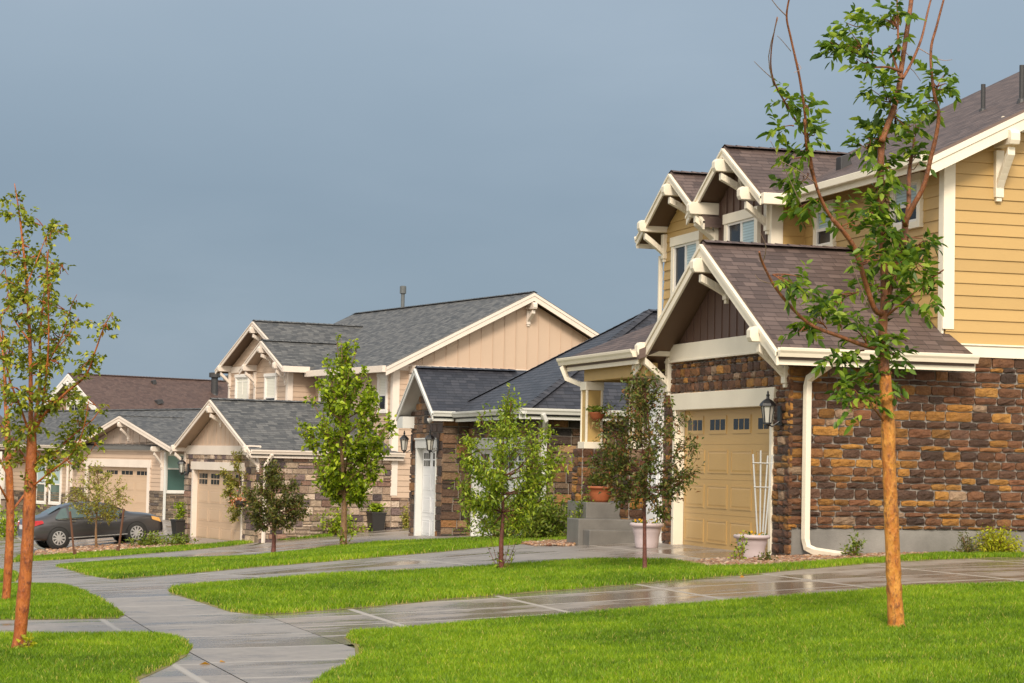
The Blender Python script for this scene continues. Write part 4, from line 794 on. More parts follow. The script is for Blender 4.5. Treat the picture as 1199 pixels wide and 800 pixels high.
# rock beds
def ico():
    t = (1+5**.5)/2; v = np.array([(-1,t,0),(1,t,0),(-1,-t,0),(1,-t,0),(0,-1,t),(0,1,t),(0,-1,-t),(0,1,-t),(t,0,-1),(t,0,1),(-t,0,-1),(-t,0,1)])/1.9
    f = np.array([(0,11,5),(0,5,1),(0,1,7),(0,7,10),(0,10,11),(1,5,9),(5,11,4),(11,10,2),(10,7,6),(7,1,8),(3,9,4),(3,4,2),(3,2,6),(3,6,8),(3,8,9),(4,9,5),(2,4,11),(6,2,10),(8,6,7),(9,8,1)]); return v, f
IV, IF = ico()
def rocks(label, poly, dens, r):
    poly = [tuple(p[:2]) for p in poly]; E_ = np.array(poly); x0, y0 = E_.min(0); x1, y1 = E_.max(0); n = int((x1-x0)*(y1-y0)*dens); P_ = np.c_[RNG.uniform(x0, x1, n), RNG.uniform(y0, y1, n)]; P_ = P_[inpoly(P_, poly)]; n = len(P_)
    sc = r*RNG.uniform(.5, 1.3, (n, 1, 1))*RNG.uniform(.65, 1.2, (n, 1, 3)); V = IV[None]*sc*RNG.uniform(.8, 1.2, (n, 12, 1)); V[:, :, 2] *= .7
    a_ = RNG.uniform(0, 6.28, n)[:, None]; X = V[:, :, 0]*np.cos(a_)-V[:, :, 1]*np.sin(a_); Y = V[:, :, 0]*np.sin(a_)+V[:, :, 1]*np.cos(a_); V = np.stack([X, Y, V[:, :, 2]], 2)
    V += np.c_[P_, gz(P_[:, 0], P_[:, 1])+.012+RNG.uniform(0, r*.6, n)][:, None, :]
    T = (IF[None]+np.arange(n)[:, None, None]*12).reshape(-1, 3); o = np_mesh('rock_bed', V.reshape(-1, 3), T, None, 'river_rock', True); tag(o, label, 'rock bed', None, 'stuff')
rb = pxpoly([(800,661),(833,666),(900,664.5),(966,660),(1033,656),(1100,650.5)])+[(16.5,29.05),(16.5,29.5),(12.7,29.45),(12.45,29.4),(12.0,29.6)]
rocks('bed of tan river rock along the foot of the dark stone wall', rb, 1500, .035)
rocks('strip of pinkish river rock beside the dark sedan', pxpoly([(40,653),(130,646.5),(190,642.5),(230,639),(190,638),(110,641),(45,646)]), 260, .07)
rocks('tan rock bed under the shrub by the grey porch steps', [(11.0,36.4),(11.3,35.6),(11.7,35.9),(13.6,38.5),(14.2,40.5),(12.6,40.3),(11.4,39.2)], 700, .035)
tag(drape('soil_bed', [(12.5,27.9),(16.5,28.8),(16.5,29.4),(12.9,29.4),(12.2,29.2),(11.0,28.8),(10.7,28.0)], .009, 'soil', .3), kind='structure')

# ================================================================== PLANTS
def leaf_arrays(P_, D, L, W, seed=0, fold=.25, six=False, droop=.15):
    n = len(P_); r_ = np.random.default_rng(seed); D = D/np.maximum(np.linalg.norm(D, axis=1, keepdims=True), 1e-6)
    Rv = r_.normal(0, 1, (n, 3)); Rv[:, 2] = np.abs(Rv[:, 2])+.6; S = np.cross(D, Rv); S /= np.maximum(np.linalg.norm(S, axis=1, keepdims=True), 1e-6); U = np.cross(S, D)
    L = (L*r_.uniform(.65, 1.25, n))[:, None]; W = (W*r_.uniform(.75, 1.2, n))[:, None]*.5; dn = np.array([0, 0, -1.])
    if six:
        V = np.stack([P_, P_+D*L*.3+S*W+U*W*fold, P_+D*L*.68+S*W*.8+U*W*fold+dn*L*droop*.5, P_+D*L+dn*L*droop, P_+D*L*.68-S*W*.8+U*W*fold+dn*L*droop*.5, P_+D*L*.3-S*W+U*W*fold], 1)
        k = np.arange(n)[:, None]*6; Q = np.concatenate([k+np.array([[0,1,2,3]]), k+np.array([[0,3,4,5]])]); return V.reshape(-1, 3), None, Q
    V = np.stack([P_, P_+D*L*.45+S*W+U*W*fold, P_+D*L+dn*L*droop, P_+D*L*.45-S*W+U*W*fold], 1); k = np.arange(n)[:, None]*4
    return V.reshape(-1, 3), np.concatenate([k+np.array([[0,1,2]]), k+np.array([[0,2,3]])]), None
def leaves_obj(name, P_, D, L, W, mat, par, seed, six=False, fold=.25, droop=.15):
    V, T, Q = leaf_arrays(np.asarray(P_), np.asarray(D), L, W, seed, fold, six, droop); o = np_mesh(name, V, T, Q, mat)
    if par: o.parent = par
    return o
def spline(pts, k=4):
    P_ = [np.array(p, float) for p in pts]; out = []
    for i in range(len(P_)-1):
        p0 = P_[max(i-1, 0)]; p1 = P_[i]; p2 = P_[i+1]; p3 = P_[min(i+2, len(P_)-1)]
        for q in range(k):
            t = q/k; out.append(.5*((2*p1)+(-p0+p2)*t+(2*p0-5*p1+4*p2-p3)*t*t+(-p0+3*p1-3*p2+p3)*t**3))
    out.append(P_[-1]); return out
def limb(m_, pts, r0, r1, n=7, k=4, jit=0.0):
    sp_ = spline(pts, k); K = len(sp_); rad = [r0+(r1-r0)*(i/(K-1))**.8 for i in range(K)]
    if jit: rad = [r*(1+random.uniform(-jit, jit)) for r in rad]
    m_.tube(sp_, rad, n); return sp_
def rel(root, pts): return [np.array(p)-np.array(root) for p in pts]

def traced_tree(name, label, base_px, trunk, branches, clusters, bark_t, bark_b, leafm, L, W, per=5, six=False, group=None, seed=1, twigs=(), dens=1.0, ptw=.55):
    g_ = og(*base_px); Z = float((g_-CAM)@fw); rs_ = np.random.default_rng(seed); rnd = random.Random(seed)
    root = thing(name, label, 'tree', tuple(g_), 0, group); pxm = F/Z
    W3 = lambda x, y, dz=0: at(x, y, Z+dz)-g_
    tm = M(); tp = [W3(x, y) for x, y, r in trunk]; tp[0] = tp[0]+np.array([0, 0, -.05]); sp_ = spline(tp, 5); rr = np.interp(np.linspace(0, 1, len(sp_)), np.linspace(0, 1, len(trunk)), [r/pxm for x, y, r in trunk]); rr = rr*(1+rs_.normal(0, .035, len(rr)))
    tm.tube(sp_, list(rr), 12); tm.build('trunk', bark_t, root, True)
    bm_ = M(); nodes = [np.array(q) for q in sp_[len(sp_)//2:]]
    for pts, r0, r1, dz in branches:
        K = len(pts)-1; s_ = limb(bm_, [W3(x, y, dz*(i/K)**.8) for i, (x, y) in enumerate(pts)], r0/pxm, r1/pxm, 7, 5, .05); nodes += s_
    k0 = None
    for pts, r0, r1, dz in twigs:
        K = max(len(pts)-1, 1); k0 = k0 if k0 is not None else len(bm_.mi); limb(bm_, [W3(x, y, dz*.5+dz*i/K) for i, (x, y) in enumerate(pts)], r0/pxm, r1/pxm, 5, 3)
    k1 = len(bm_.mi)
    nodes = np.array(nodes); LP = []; LD = []
    for cx, cy, rx, ry, cnt in clusters:
        cnt = max(2, int(round(cnt*dens))); rx *= .88; ry *= .88
        near_ = nodes; c2 = W3(cx, cy)
        v = near_-c2; lat = v-np.outer(v@fw, fw); j = np.argsort(np.linalg.norm(lat, axis=1))[:6]; j = rnd.choice(list(j)); dz = float(nodes[j]@fw-c2@fw)+rnd.uniform(-.5, .5)*rx/pxm
        c = W3(cx, cy, dz); a0 = nodes[j]
        for _ in range(cnt):
            off = rs_.normal(0, 1, 3); off = off/max(np.linalg.norm(off), .01)*rs_.uniform(.15, 1)**.6
            tip = c+rt*off[0]*rx/pxm+up*off[1]*ry/pxm+fw*off[2]*rx/pxm
            st_ = a0+(c-a0)*rs_.uniform(.2, .8); dd = tip-st_; dd /= max(np.linalg.norm(dd), 1e-3)
            if rs_.random() < ptw: limb(bm_, [st_, (st_+tip)/2+rs_.normal(0, .02, 3), tip], 1.0/pxm if six else .8/pxm, .35/pxm, 4, 2)
            dd = dd*.6+rs_.normal(0, .5, 3)+np.array([0, 0, -.15]); dd /= np.linalg.norm(dd)
            sd = np.cross(dd, [0, 0, 1]+rs_.normal(0, .3, 3)); sd /= max(np.linalg.norm(sd), 1e-3)
            for q in range(per):
                t = q/per; s_ = 1 if q % 2 else -1
                LP.append(tip+dd*L*1.5*t); LD.append(dd*(.55 if q < per-1 else 1)+sd*s_*(.9 if q < per-1 else 0)+rs_.normal(0, .25, 3)+np.array([0, 0, -.15]))
    if k0 is not None:
        for q in range(k0, k1): bm_.mi[q] = 1
    bm_.build('branches', [bark_b, 'twig_pale'], root, True)
    leaves_obj('crown', LP, LD, L, W, leafm, root, seed, six, .3); return root

# --- big tree on the near lawn
T = [(1050,739,14),(1049.5,734,11.2),(1049,725,9.5),(1047,690,9),(1045,640,8.8),(1043,590,8.4),(1041,545,8.2),(1040,505,8.2),(1038,470,7.8),(1036,440,7.4)]
BR = [([(1036,442),(1034,420),(1033,400),(1034,365)],7.3,5.8,0),([(1034,368),(1041,340),(1049,312),(1058,278),(1060,262)],5,4,.2),
      ([(1060,264),(1064,240),(1064,210),(1067,185),(1070,163),(1058,148)],3.6,1.6,.5),
      ([(1059,262),(1070,240),(1082,217),(1090,185),(1097,155),(1099,131),(1093,105),(1090,60),(1097,30),(1106,-4)],3.8,1.2,-.4),
      ([(1034,368),(1036,344),(1034,300),(1031,240),(1031,200),(1032,165)],5.2,4.4,.1),
      ([(1032,166),(1038,150),(1047,125),(1053,100),(1055,82),(1060,49),(1067,0),(1068,-30)],4.2,2.6,.25),
      ([(1055,84),(1040,79),(1024,79)],2,1,-.3), ([(1054,92),(1047,70),(1041,54)],1.8,1,.3), ([(1052,60),(1051,20),(1050,-10)],1.6,1,.5),
      ([(1057,92),(1068,72),(1079,45),(1086,15),(1092,-8)],2,1.1,.4),
      ([(1034,368),(1024,362),(1013,330),(1001,292),(988,272),(974,256)],3.5,2.6,-.5),
      ([(1004,298),(990,275),(970,250),(955,215),(946,165),(942,130),(936,90),(926,45),(921,19),(925,-6)],2.5,1.0,-.9),
      ([(974,256),(962,235),(950,200),(944,170),(942,140)],2.3,1.3,-.7),
      ([(942,157),(922,125),(905,92),(903,60),(910,20)],1.5,.6,-1.0),
      ([(1033,410),(1010,404),(986,395),(946,378),(911,341),(893,308),(889,295)],3.2,1.2,-.8),
      ([(1036,372),(1060,352),(1085,330),(1105,316)],1.6,.8,-.4), ([(1038,372),(1052,345),(1061,325)],1.3,.7,.2),
      ([(1036,495),(1026,482),(1014,468)],1.6,.9,-.3), ([(1034,400),(1052,395),(1062,400)],1.3,.7,.3)]
CL = [(1002,48,30,20,26),(980,52,18,14,13),(1012,70,16,16,14),(1000,22,18,12,8),(1045,22,22,18,18),(1060,50,14,20,8),(1100,95,18,14,17),(1088,125,13,18,9),
      (1030,110,26,18,22),(1050,138,28,26,28),(1030,160,24,20,22),(1010,172,20,14,14),(1075,150,14,16,9),(1062,185,22,18,14),(1040,200,20,20,16),(925,112,14,16,9),(945,122,14,24,13),(920,150,10,12,7),(952,160,12,16,9),(935,182,18,10,10),(932,212,16,14,12),(938,240,16,10,9),(955,238,10,10,5),
      (1020,240,20,14,13),(1040,240,18,20,16),(1000,262,20,14,12),(985,245,10,14,7),(1035,275,24,18,20),(1065,285,24,14,16),(1085,290,14,12,7),(1015,300,24,18,20),(1045,310,20,18,16),(1070,315,18,16,11),(1020,335,22,16,14),
      (925,328,18,12,12),(945,345,14,14,9),(975,355,18,16,14),(960,372,16,12,9),(940,385,10,10,6),(985,375,14,14,9),(1085,335,20,18,14),(1078,360,12,10,5),(1050,345,20,18,14),
      (1010,392,20,14,13),(1035,395,18,18,15),(1000,415,16,10,9),(1030,425,22,18,18),(975,418,10,8,5),(1005,440,18,14,13),(1045,440,12,16,9),(1000,462,14,14,10),(1020,470,14,14,9),(1000,485,10,8,5),(1048,415,14,12,7)]
TW = [([(902,90),(893,82),(883,72)],.6,.3,-1.0),([(906,100),(900,66),(911,21)],.8,.4,-1.0),([(926,60),(916,48),(910,42)],.5,.3,-.9),([(921,19),(910,8),(898,-8)],.8,.4,-.9),([(1058,88),(1066,80),(1078,95)],.6,.35,.3),([(1075,56),(1100,70),(1115,70)],.7,.3,.3),([(893,308),(897,290),(890,272)],.7,.35,-.8),([(905,333),(890,328),(884,322)],.6,.3,-.8),([(955,215),(935,200),(913,188)],.7,.35,-.8),([(938,240),(915,190),(902,165)],.6,.3,-.8),([(1018,360),(1005,330),(996,305)],.8,.4,-.3),([(930,70),(938,80),(930,85)],.5,.3,-.9)]
traced_tree('ash_tree', 'tall young tree with orange trunk and big green leaves on the near lawn', (1050,738), T, BR, CL, 'bark_orange', 'bark_upper', 'leaf_ash', .10, .047, 7, True, None, 4, TW, .64)
# --- left trees
T = [(22,763,11.5),(22.5,757,9),(23,748,7.8),(26,715,7.6),(30,670,7.5),(33,620,7.3),(35,580,7.2),(36,555,7),(37,530,6.2),(37,508,5.4)]
BR = [([(36,512),(36,460),(35,400),(31,330),(25,270),(21,240),(17,215)],3.28,0.49,.2),([(37,510),(43,480),(47,440),(47,395),(53,330),(57,292)],2.81,0.63,.5),([(38,510),(48,484),(54,440),(57,395),(56,335),(55,295)],2.03,0.49,-.4),
      ([(38,512),(50,488),(75,462),(100,440),(112,410),(121,385),(131,366)],2.18,0.49,-.5),([(38,552),(66,528),(90,506),(108,492),(118,478)],1.87,0.49,.4),([(34,573),(60,552),(82,534),(96,508),(104,470)],1.40,0.42,-.5),([(35,545),(18,520),(2,500),(-15,480)],1.87,0.70,.4),
      ([(37,515),(25,480),(10,440),(4,400),(0,370)],1.72,0.49,-.4),([(33,330),(45,300),(60,262)],0.94,0.35,.3),([(36,430),(60,415),(78,395),(92,372)],1.25,0.42,.4),([(35,400),(15,370),(8,330),(4,300)],1.17,0.35,.3),([(53,330),(68,310),(80,322)],0.78,0.28,.2),([(36,470),(20,455),(5,452)],1.17,0.42,-.5),([(66,528),(90,545),(112,520)],0.94,0.35,-.2),([(47,440),(70,400),(83,360),(90,345)],1.09,0.35,-.3)]
CL = []
rr_ = random.Random(9)
for pts, r0, r1, dz in BR:
    for i in range(len(pts)-1):
        (x0, y0), (x1, y1) = pts[i], pts[i+1]
        if i == 0 and r0 > 2.5: continue
        for q in range(max(1, int(math.hypot(x1-x0, y1-y0)/7))):
            t = rr_.random(); CL.append((x0+(x1-x0)*t+rr_.uniform(-9, 9), y0+(y1-y0)*t+rr_.uniform(-7, 7), rr_.uniform(6, 11), rr_.uniform(5, 9), rr_.randint(2, 4)))
for x, y in [(70,420),(20,350),(12,300),(62,355),(75,505),(55,470),(15,470),(90,490),(28,420),(65,270),(40,262),(8,410),(100,425),(25,520),(80,465),(105,500),(60,540),(10,500),(45,530),(95,520),(15,330),(30,300),(60,390),(25,370),(48,350)]: CL.append((x, y, 13, 11, 9))
traced_tree('birch_tree', 'multi stemmed orange barked tree with leaning trunk on the rounded lawn corner', (22,763), T, BR, CL, 'bark_red', 'bark_red', 'leaf_aspen', .05, .037, 5, False, None, 6, (), 1.0, .2)
T = [(6,707,6),(8,690,5),(11,640,4.8),(12,600,4.6),(11,560,4.4),(9,520,3.6),(8,480,3)]
BR = [([(9,520),(6,470),(4,420),(-4,370)],2.6,.8,.3),([(12,600),(28,580),(38,560),(40,540)],1.8,.7,.6),([(11,590),(0,570),(-12,550)],1.6,.7,-.4),([(10,545),(22,520),(30,500)],1.6,.7,.6),([(11,560),(-2,535),(-15,510)],1.8,.7,.2)]
CL = [(rr_.uniform(-25, 25), rr_.uniform(400, 550), 10, 9, 3) for _ in range(26)]
traced_tree('birch_tree', 'thinner orange trunked tree cut by the left edge, standing on the pointed lawn patch', (6,707), T, BR, CL, 'bark_red', 'bark_red', 'leaf_aspen', .05, .036, 4, False, None, 8)

# --- rounded young trees
def young_tree(name, label, base_px, lean_px, crown_px, trunk_r, n_limb, n_leaf, L, W, leafm, barkm, seed, prof, group=None, suck=0):
    # crown_px: (left, right, top, bottom, lowest-fork y)
    g_ = og(*base_px); Z = float((g_-CAM)@fw); k = Z/F; rs_ = np.random.default_rng(seed); root = thing(name, label, 'tree', tuple(g_), 0, group)
    xl, xr, yt, yb, yf = crown_px; W3 = lambda x, y, dz=0: at(x, y, Z+dz)-g_
    top = W3((xl+xr)/2*.4+base_px[0]*.6+lean_px, yt+(yb-yt)*.12); fork = W3(base_px[0]+lean_px*.5, yf)
    tm = M(); limb(tm, [np.array([0,0,-.05]), fork*.5+rs_.normal(0, .012, 3), fork, fork*.5+top*.5+rs_.normal(0, .04, 3), top], trunk_r, trunk_r*.22, 8, 5, .06); tm.build('trunk', barkm, root, True)
    C_ = W3((xl+xr)/2, (yt+yb)/2); rx = (xr-xl)/2*k; rz = (yb-yt)/2*k
    bm_ = M(); tw = []
    ph, pw = zip(*prof); bot = W3((xl+xr)/2, yb); tp_ = W3((xl+xr)/2, yt); wd_ = lambda h: float(np.interp(h, ph, pw)); hs_ = np.linspace(0, 1, 200); cdf = np.cumsum(np.interp(hs_, ph, pw)); cdf /= cdf[-1]
    for i in range(n_limb):
        h = float(np.interp((i+rs_.random())/n_limb, cdf, hs_)); a_ = i*2.4+rs_.uniform(-.4, .4); ax_ = bot+(tp_-bot)*h
        end = ax_+np.array([math.cos(a_), math.sin(a_), 0])*wd_(h)*rx*rs_.uniform(.72, 1.02)+np.array([0, 0, rs_.normal(0, .04*rz)])
        ht = max(0, min(.9, h-.12-.28*rs_.random())); st_ = fork+(top-fork)*ht
        mid = st_*.5+end*.5+np.array([0, 0, -.05*rz])+rs_.normal(0, .05*rx, 3)
        s_ = limb(bm_, [st_, mid, end], trunk_r*.36*(1-.5*h), trunk_r*.09, 5, 4); tw += [(np.array(s_[j]), np.array(s_[j])-np.array(s_[j-1])) for j in range(3, len(s_))]
    for q in range(10): h = .75+.25*q/9; tw.append((fork+(top-fork)*h, np.array([0, 0, .3])))
    LP = []; LD = []; per = max(1, n_leaf//(n_limb*14)); 
    for i in range(n_limb*14):
        p, d = tw[rs_.integers(len(tw))]; v = rs_.normal(0, 1, 3); v /= np.linalg.norm(v); v = v*.8+d/max(np.linalg.norm(d), 1e-3)*.8; v[2] += .15; ln = rs_.uniform(.12, .38)*rx
        e = p+v*ln*.7
        hh = float(np.clip((e[2]-bot[2])/(tp_[2]-bot[2]), -.1, 1.15)); ra = np.linalg.norm((e-(bot+(tp_-bot)*hh))[:2])
        if hh < -.04 or hh > 1.06 or ra > wd_(hh)*rx*1.12+.03: continue
        limb(bm_, [p, (p+e)/2+rs_.normal(0, .01, 3), e], trunk_r*.1, trunk_r*.05, 4, 2)
        for _ in range(per):
            u = rs_.random()**.7; LP.append(p+(e-p)*u+rs_.normal(0, .025+.05*rx*.5, 3)); LD.append(v*.5+rs_.normal(0, .7, 3)+np.array([0, 0, -.15]))
    for _ in range(suck):
        v = np.array([rs_.uniform(-.22, .28), rs_.uniform(-.2, .2), 0]); h = rs_.uniform(.15, .55)
        for q in range(8): LP.append(v*(.3+.7*q/8)+np.array([0, 0, h*q/8])+rs_.normal(0, .02, 3)); LD.append(rs_.normal(0, 1, 3)+np.array([0, 0, .3]))
        limb(bm_, [np.zeros(3), v*.5+np.array([0,0,h*.4]), v+np.array([0,0,h])], .006, .003, 4, 2)
    bm_.build('branches', barkm, root, True); leaves_obj('crown', LP, LD, L, W, leafm, root, seed, False, .3); return root
young_tree('crabapple_tree', 'small dark bronze leaved tree with red trunk in front of the porch steps', (755,670), 0, (688,820,430,604,575), .036, 36, 6400, .07, .03, 'leaf_crab', 'bark_dark', 21, [(0,.35),(.2,.85),(.4,1),(.6,.85),(.8,.55),(1,.12)])
young_tree('cherry_tree', 'small bushy tree with light green leaves in front of the second white garage door', (587,670), 4, (522,662,460,622,600), .042, 32, 7200, .075, .031, 'leaf_lime', 'bark_dark', 22, [(0,.3),(.2,.8),(.45,1),(.65,.92),(.85,.42),(1,.06)], None, 9)
young_tree('linden_tree', 'bright green pointed tree on the grass strip before the pale stone wall', (402,641), 2, (354,458,384,588,578), .10, 44, 7600, .12, .085, 'leaf_bright', 'bark_brown', 23, [(0,.3),(.15,.75),(.35,1),(.5,.98),(.66,.66),(.82,.40),(1,.06)], None, 5)
young_tree('plum_tree', 'small dark round tree with straight red stem before the pale stone garage wall', (320,649), 0, (282,358,540,622,608), .06, 28, 5200, .085, .042, 'leaf_olive', 'bark_dark', 24, [(0,.4),(.25,1),(.5,.9),(.8,.5),(1,.1)])
young_tree('hawthorn_tree', 'sparse thin yellowish tree in front of the tan garage door of the pale stone house', (284,634), 0, (258,308,524,614,590), .05, 24, 3600, .10, .05, 'leaf_pale', 'bark_brown', 25, [(0,.5),(.4,.9),(.7,1),(1,.3)])
young_tree('maple_sapling', 'pale yellow green staked sapling in front of the parked sedan', (113,644), 0, (78,152,540,612,606), .05, 28, 2700, .10, .05, 'leaf_pale', 'bark_brown', 26, [(0,.35),(.3,.9),(.6,1),(.85,.6),(1,.2)])
for (x0, y0), (x1, y1), lb in [((87.5,652),(82,599),'rusty steel tree stake leaning left of the staked sapling'),((138,648),(145,596),'rusty steel tree stake leaning right of the staked sapling')]:
    g_ = og(x0, y0); Z = float((g_-CAM)@fw); m_ = M(); m_.tube([np.array([0,0,-.1]), at(x1, y1, Z)-g_], .035, 6); m_.box(-.05, .05, -.012, .012, .0, .22)
    tag(m_.build('tree_stake', 'stake_brown', None, False, 0, tuple(g_)), lb, 'stake', 'stakes of the sapling')

# --- shrubs and small plants
def shrub(name, label, base_px, rx, h, n, L, W, mat, seed, cat='shrub', loc=None, stems=14, group=None, flat=1.0, ry=None):
    g_ = og(*base_px) if loc is None else np.array(loc, float); rs_ = np.random.default_rng(seed); root = thing(name, label, cat, tuple(g_), 0, group); bm_ = M(); LP = []; LD = []; ry = ry or rx
    ends = []
    for i in range(stems):
        a_ = i*2.4; el = rs_.uniform(.25, 1.5); rr = rs_.uniform(.6, 1.0); e = np.array([math.cos(a_)*math.cos(el)*rx*rr, math.sin(a_)*math.cos(el)*ry*rr, max(.2*h, math.sin(el)*h*rr)])
        s_ = limb(bm_, [np.array([e[0]*.1, e[1]*.1, -.03]), e*np.array([.45, .45, .6]), e], .012+.004*rx, .004, 4, 4); ends += [np.array(q) for q in s_[2:]]
    for i in range(n):
        p = ends[rs_.integers(len(ends))]; LP.append(p+rs_.normal(0, 1, 3)*np.array([rx, ry, h])*.13); d = rs_.normal(0, .8, 3)+p/max(np.linalg.norm(p), .01)*.6; LD.append(d)
    LP = np.array(LP); LP[:, 2] = np.maximum(LP[:, 2], .02)
    bm_.build('stems', 'bark_brown', root); leaves_obj('foliage', LP, LD, L, W, mat, root, seed); return root
shrub('flowering_shrub', 'wide green shrub along the dark stone wall left of the grey porch steps', (0,0), 1.15, .8, 4200, .085, .04, 'leaf_shrub', 31, loc=(12.0,39.4,gz(12.0,39.4)), stems=34)
shrub('flowering_shrub', 'loose green shrub with pale flowers at the foot of the second white garage door', (0,0), 1.1, .95, 3000, .085, .036, 'leaf_shrub', 32, loc=(12.0,42.0,gz(12.0,42.0)), stems=30)
shrub('flowering_shrub', 'upright green shrub against the grey porch steps', (0,0), 0.40, .85, 1500, .075, .034, 'leaf_shrub', 33, loc=(11.9,36.55,gz(11.9,36.55)), stems=16)
shrub('flowering_shrub', 'round yellowish green shrub behind the trunk of the bright green tree', (398,626), 1.0, .75, 900, .12, .06, 'leaf_bright', 34, stems=18)
shrub('flowering_shrub', 'small rusty yellow shrub beside the single white garage door', (476,619), .45, .65, 450, .09, .05, 'leaf_pale', 35, stems=12)
shrub('flowering_shrub', 'low green shrub before the front wheel of the sedan', (176,641), .75, .5, 650, .12, .05, 'leaf_shrub', 36, stems=18)
shrub('flowering_shrub', 'low green shrub ahead of the bumper of the sedan', (208,640), .8, .45, 550, .12, .05, 'leaf_shrub', 37, stems=16)
shrub('hedge', 'bright green hedge at the left edge behind the sedan', (0,0), 2.3, 1.5, 2200, .16, .07, 'leaf_bright', 38, 'hedge', loc=tuple(at(8,642,84)), stems=34, ry=1.2)
shrub('seedling', 'small leafy sprig growing in the rocks at the middle of the grey foundation', (1000,655), .24, .36, 240, .065, .03, 'leaf_shrub', 39, 'plant', stems=8)
shrub('spirea_shrub', 'yellow green mound shrub by the grey foundation at the right', (1166,651), .50, .42, 2200, .055, .025, 'leaf_spirea', 40, stems=34)
shrub('juniper_shrub', 'dark green shrub cut by the right edge', (1199,649), .42, .55, 1100, .06, .016, 'leaf_ash', 41, stems=26)
shrub('seedling', 'thin grassy plant left of the yellow green mound shrub', (1132,652), .26, .34, 320, .08, .014, 'leaf_olive', 42, 'plant', stems=10)
shrub('seedling', 'climbing sprig in front of the pot with the white trellis', (868,659), .16, .42, 110, .055, .034, 'leaf_bright', 43, 'plant', stems=7)
shrub('seedling', 'small yellow green sucker at the base of the leaning orange trunk', (31,764), .10, .13, 40, .06, .04, 'leaf_spirea', 45, 'plant', stems=6)
shrub('seedling', 'low clump of leaves in the rocks below the pot with the white trellis', (898,660), .22, .14, 120, .055, .03, 'leaf_olive', 44, 'plant', stems=8)

# --- pots
def pot(name, label, loc, prof, mat, plant=None, n=26, group=None, lip=None):
    r_ = thing(name, label, 'planter' if name == 'planter' else 'pot', tuple(loc), 0, group); m_ = M(); m_.lathe(prof, (0,0,0), n); m_.build('body', mat, r_, True)
    h = prof[-1][1]; rr = prof[-1][0]; s_ = M(); s_.lathe([(0, h+.005),(rr*.98, h)], (0,0,0), n); s_.build('soil', 'soil', r_)
    if plant:
        hh, nl, L, W, pm, fm_ = plant; rs_ = np.random.default_rng(int(abs(loc[0])*100)); P_ = []; D = []
        for i in range(nl):
            a_ = rs_.uniform(0, 6.28); q = rr*rs_.uniform(0, 1.0)**.6; z = h+hh*rs_.random()*(1-.6*q/rr); P_.append((q*math.cos(a_), q*math.sin(a_), z)); D.append((math.cos(a_)*.6, math.sin(a_)*.6, rs_.uniform(.2, 1.4)))
        leaves_obj('foliage', P_, D, L, W, pm, r_, 3)
        if fm_:
            P_ = []; D = []
            for i in range(int(nl*.35)):
                a_ = rs_.uniform(0, 6.28); q = rr*rs_.uniform(0, 1.0)**.6; P_.append((q*math.cos(a_), q*math.sin(a_), h+hh*rs_.uniform(.6, 1.1))); D.append(rs_.normal(0, 1, 3)+np.array([0,0,.5]))
            leaves_obj('flowers', P_, D, .05, .05, fm_, r_, 4)['kind'] = 'stuff'
    return r_
LAV = [(0,0),(.165,0),(.17,.02),(.185,.10),(.188,.17),(.195,.185),(.196,.20),(.205,.215),(.208,.235),(.216,.25),(.218,.30),(.245,.305),(.26,.325),(.26,.35),(.245,.36),(.225,.355),(.215,.33)]
p1 = og(757,642); pot('flower_pot', 'round lavender pot with yellow flowers between porch steps and gold garage door', p1, [(r*1.05, z*1.12) for r, z in LAV], 'lavender_resin', (.07, 60, .06, .03, 'leaf_ash', 'flower_yellow'))
p2 = og(880,656); pot('flower_pot', 'round lavender pot holding the white trellis at the right end of the gold garage door', p2, LAV, 'lavender_resin', (.05, 40, .05, .03, 'leaf_ash', 'flower_yellow'))
tr_ = thing('trellis', 'white fan trellis of slim stakes standing in the lavender pot', 'trellis', (float(p2[0])+.04, float(p2[1]), float(p2[2])+.33)); m_ = M(); tops = []
for i in range(4):
    t = i/3-.5; b_ = np.array([.10+t*.10, 0, -.05]); e_ = np.array([.12+t*.24+random.uniform(-.03,.03), random.uniform(-.05,.05), 1.2+random.uniform(-.1,.06)]); m_.tube([b_, e_], .012, 6); tops.append((b_, e_))
m_.build('stake', 'trellis_white', tr_); m_ = M()
for q in (.62, .9): m_.tube([tops[0][0]+(tops[0][1]-tops[0][0])*q+np.array([-.02,-.012,0]), tops[3][0]+(tops[3][1]-tops[3][0])*q+np.array([.02,-.012,0])], .007, 6)
m_.build('crossbar', 'trellis_white', tr_)
TER = [(0,0),(.17,0),(.19,.05),(.225,.18),(.235,.27),(.26,.275),(.265,.315),(.24,.325),(.22,.30)]
pot('flower_pot', 'terracotta pot with strap leaves on the porch beside the stone pier', (12.25,36.75,1.01), [(r*.85, z*.85) for r, z in TER], 'terracotta', (.3, 260, .13, .03, 'leaf_olive', None))
pot('flower_pot', 'second terracotta pot with white flowers on the porch behind the bronze tree', (12.95,36.7,1.01), [(r*.9, z*.9) for r, z in TER], 'terracotta', (.14, 110, .08, .04, 'leaf_olive', 'flower_white'))
hp = thing('hanging_basket', 'terracotta half basket with trailing leaves hung on the gold porch column', 'basket', (12.699-.33, 29.498+8.02, .40+2.02)); m_ = M(); m_.lathe([(0,0),(.06,.01),(.12,.07),(.15,.15),(.155,.16),(.13,.155)], (0,-.17,0), 18); m_.build('body', 'terracotta', hp, True)
leaves_obj('foliage', [(random.gauss(0,.09), -.17+random.gauss(0,.09), .16+random.random()*.1) for _ in range(140)], [(random.gauss(0,1), random.gauss(0,1), .4) for _ in range(140)], .08, .04, 'leaf_shrub', hp, 5)
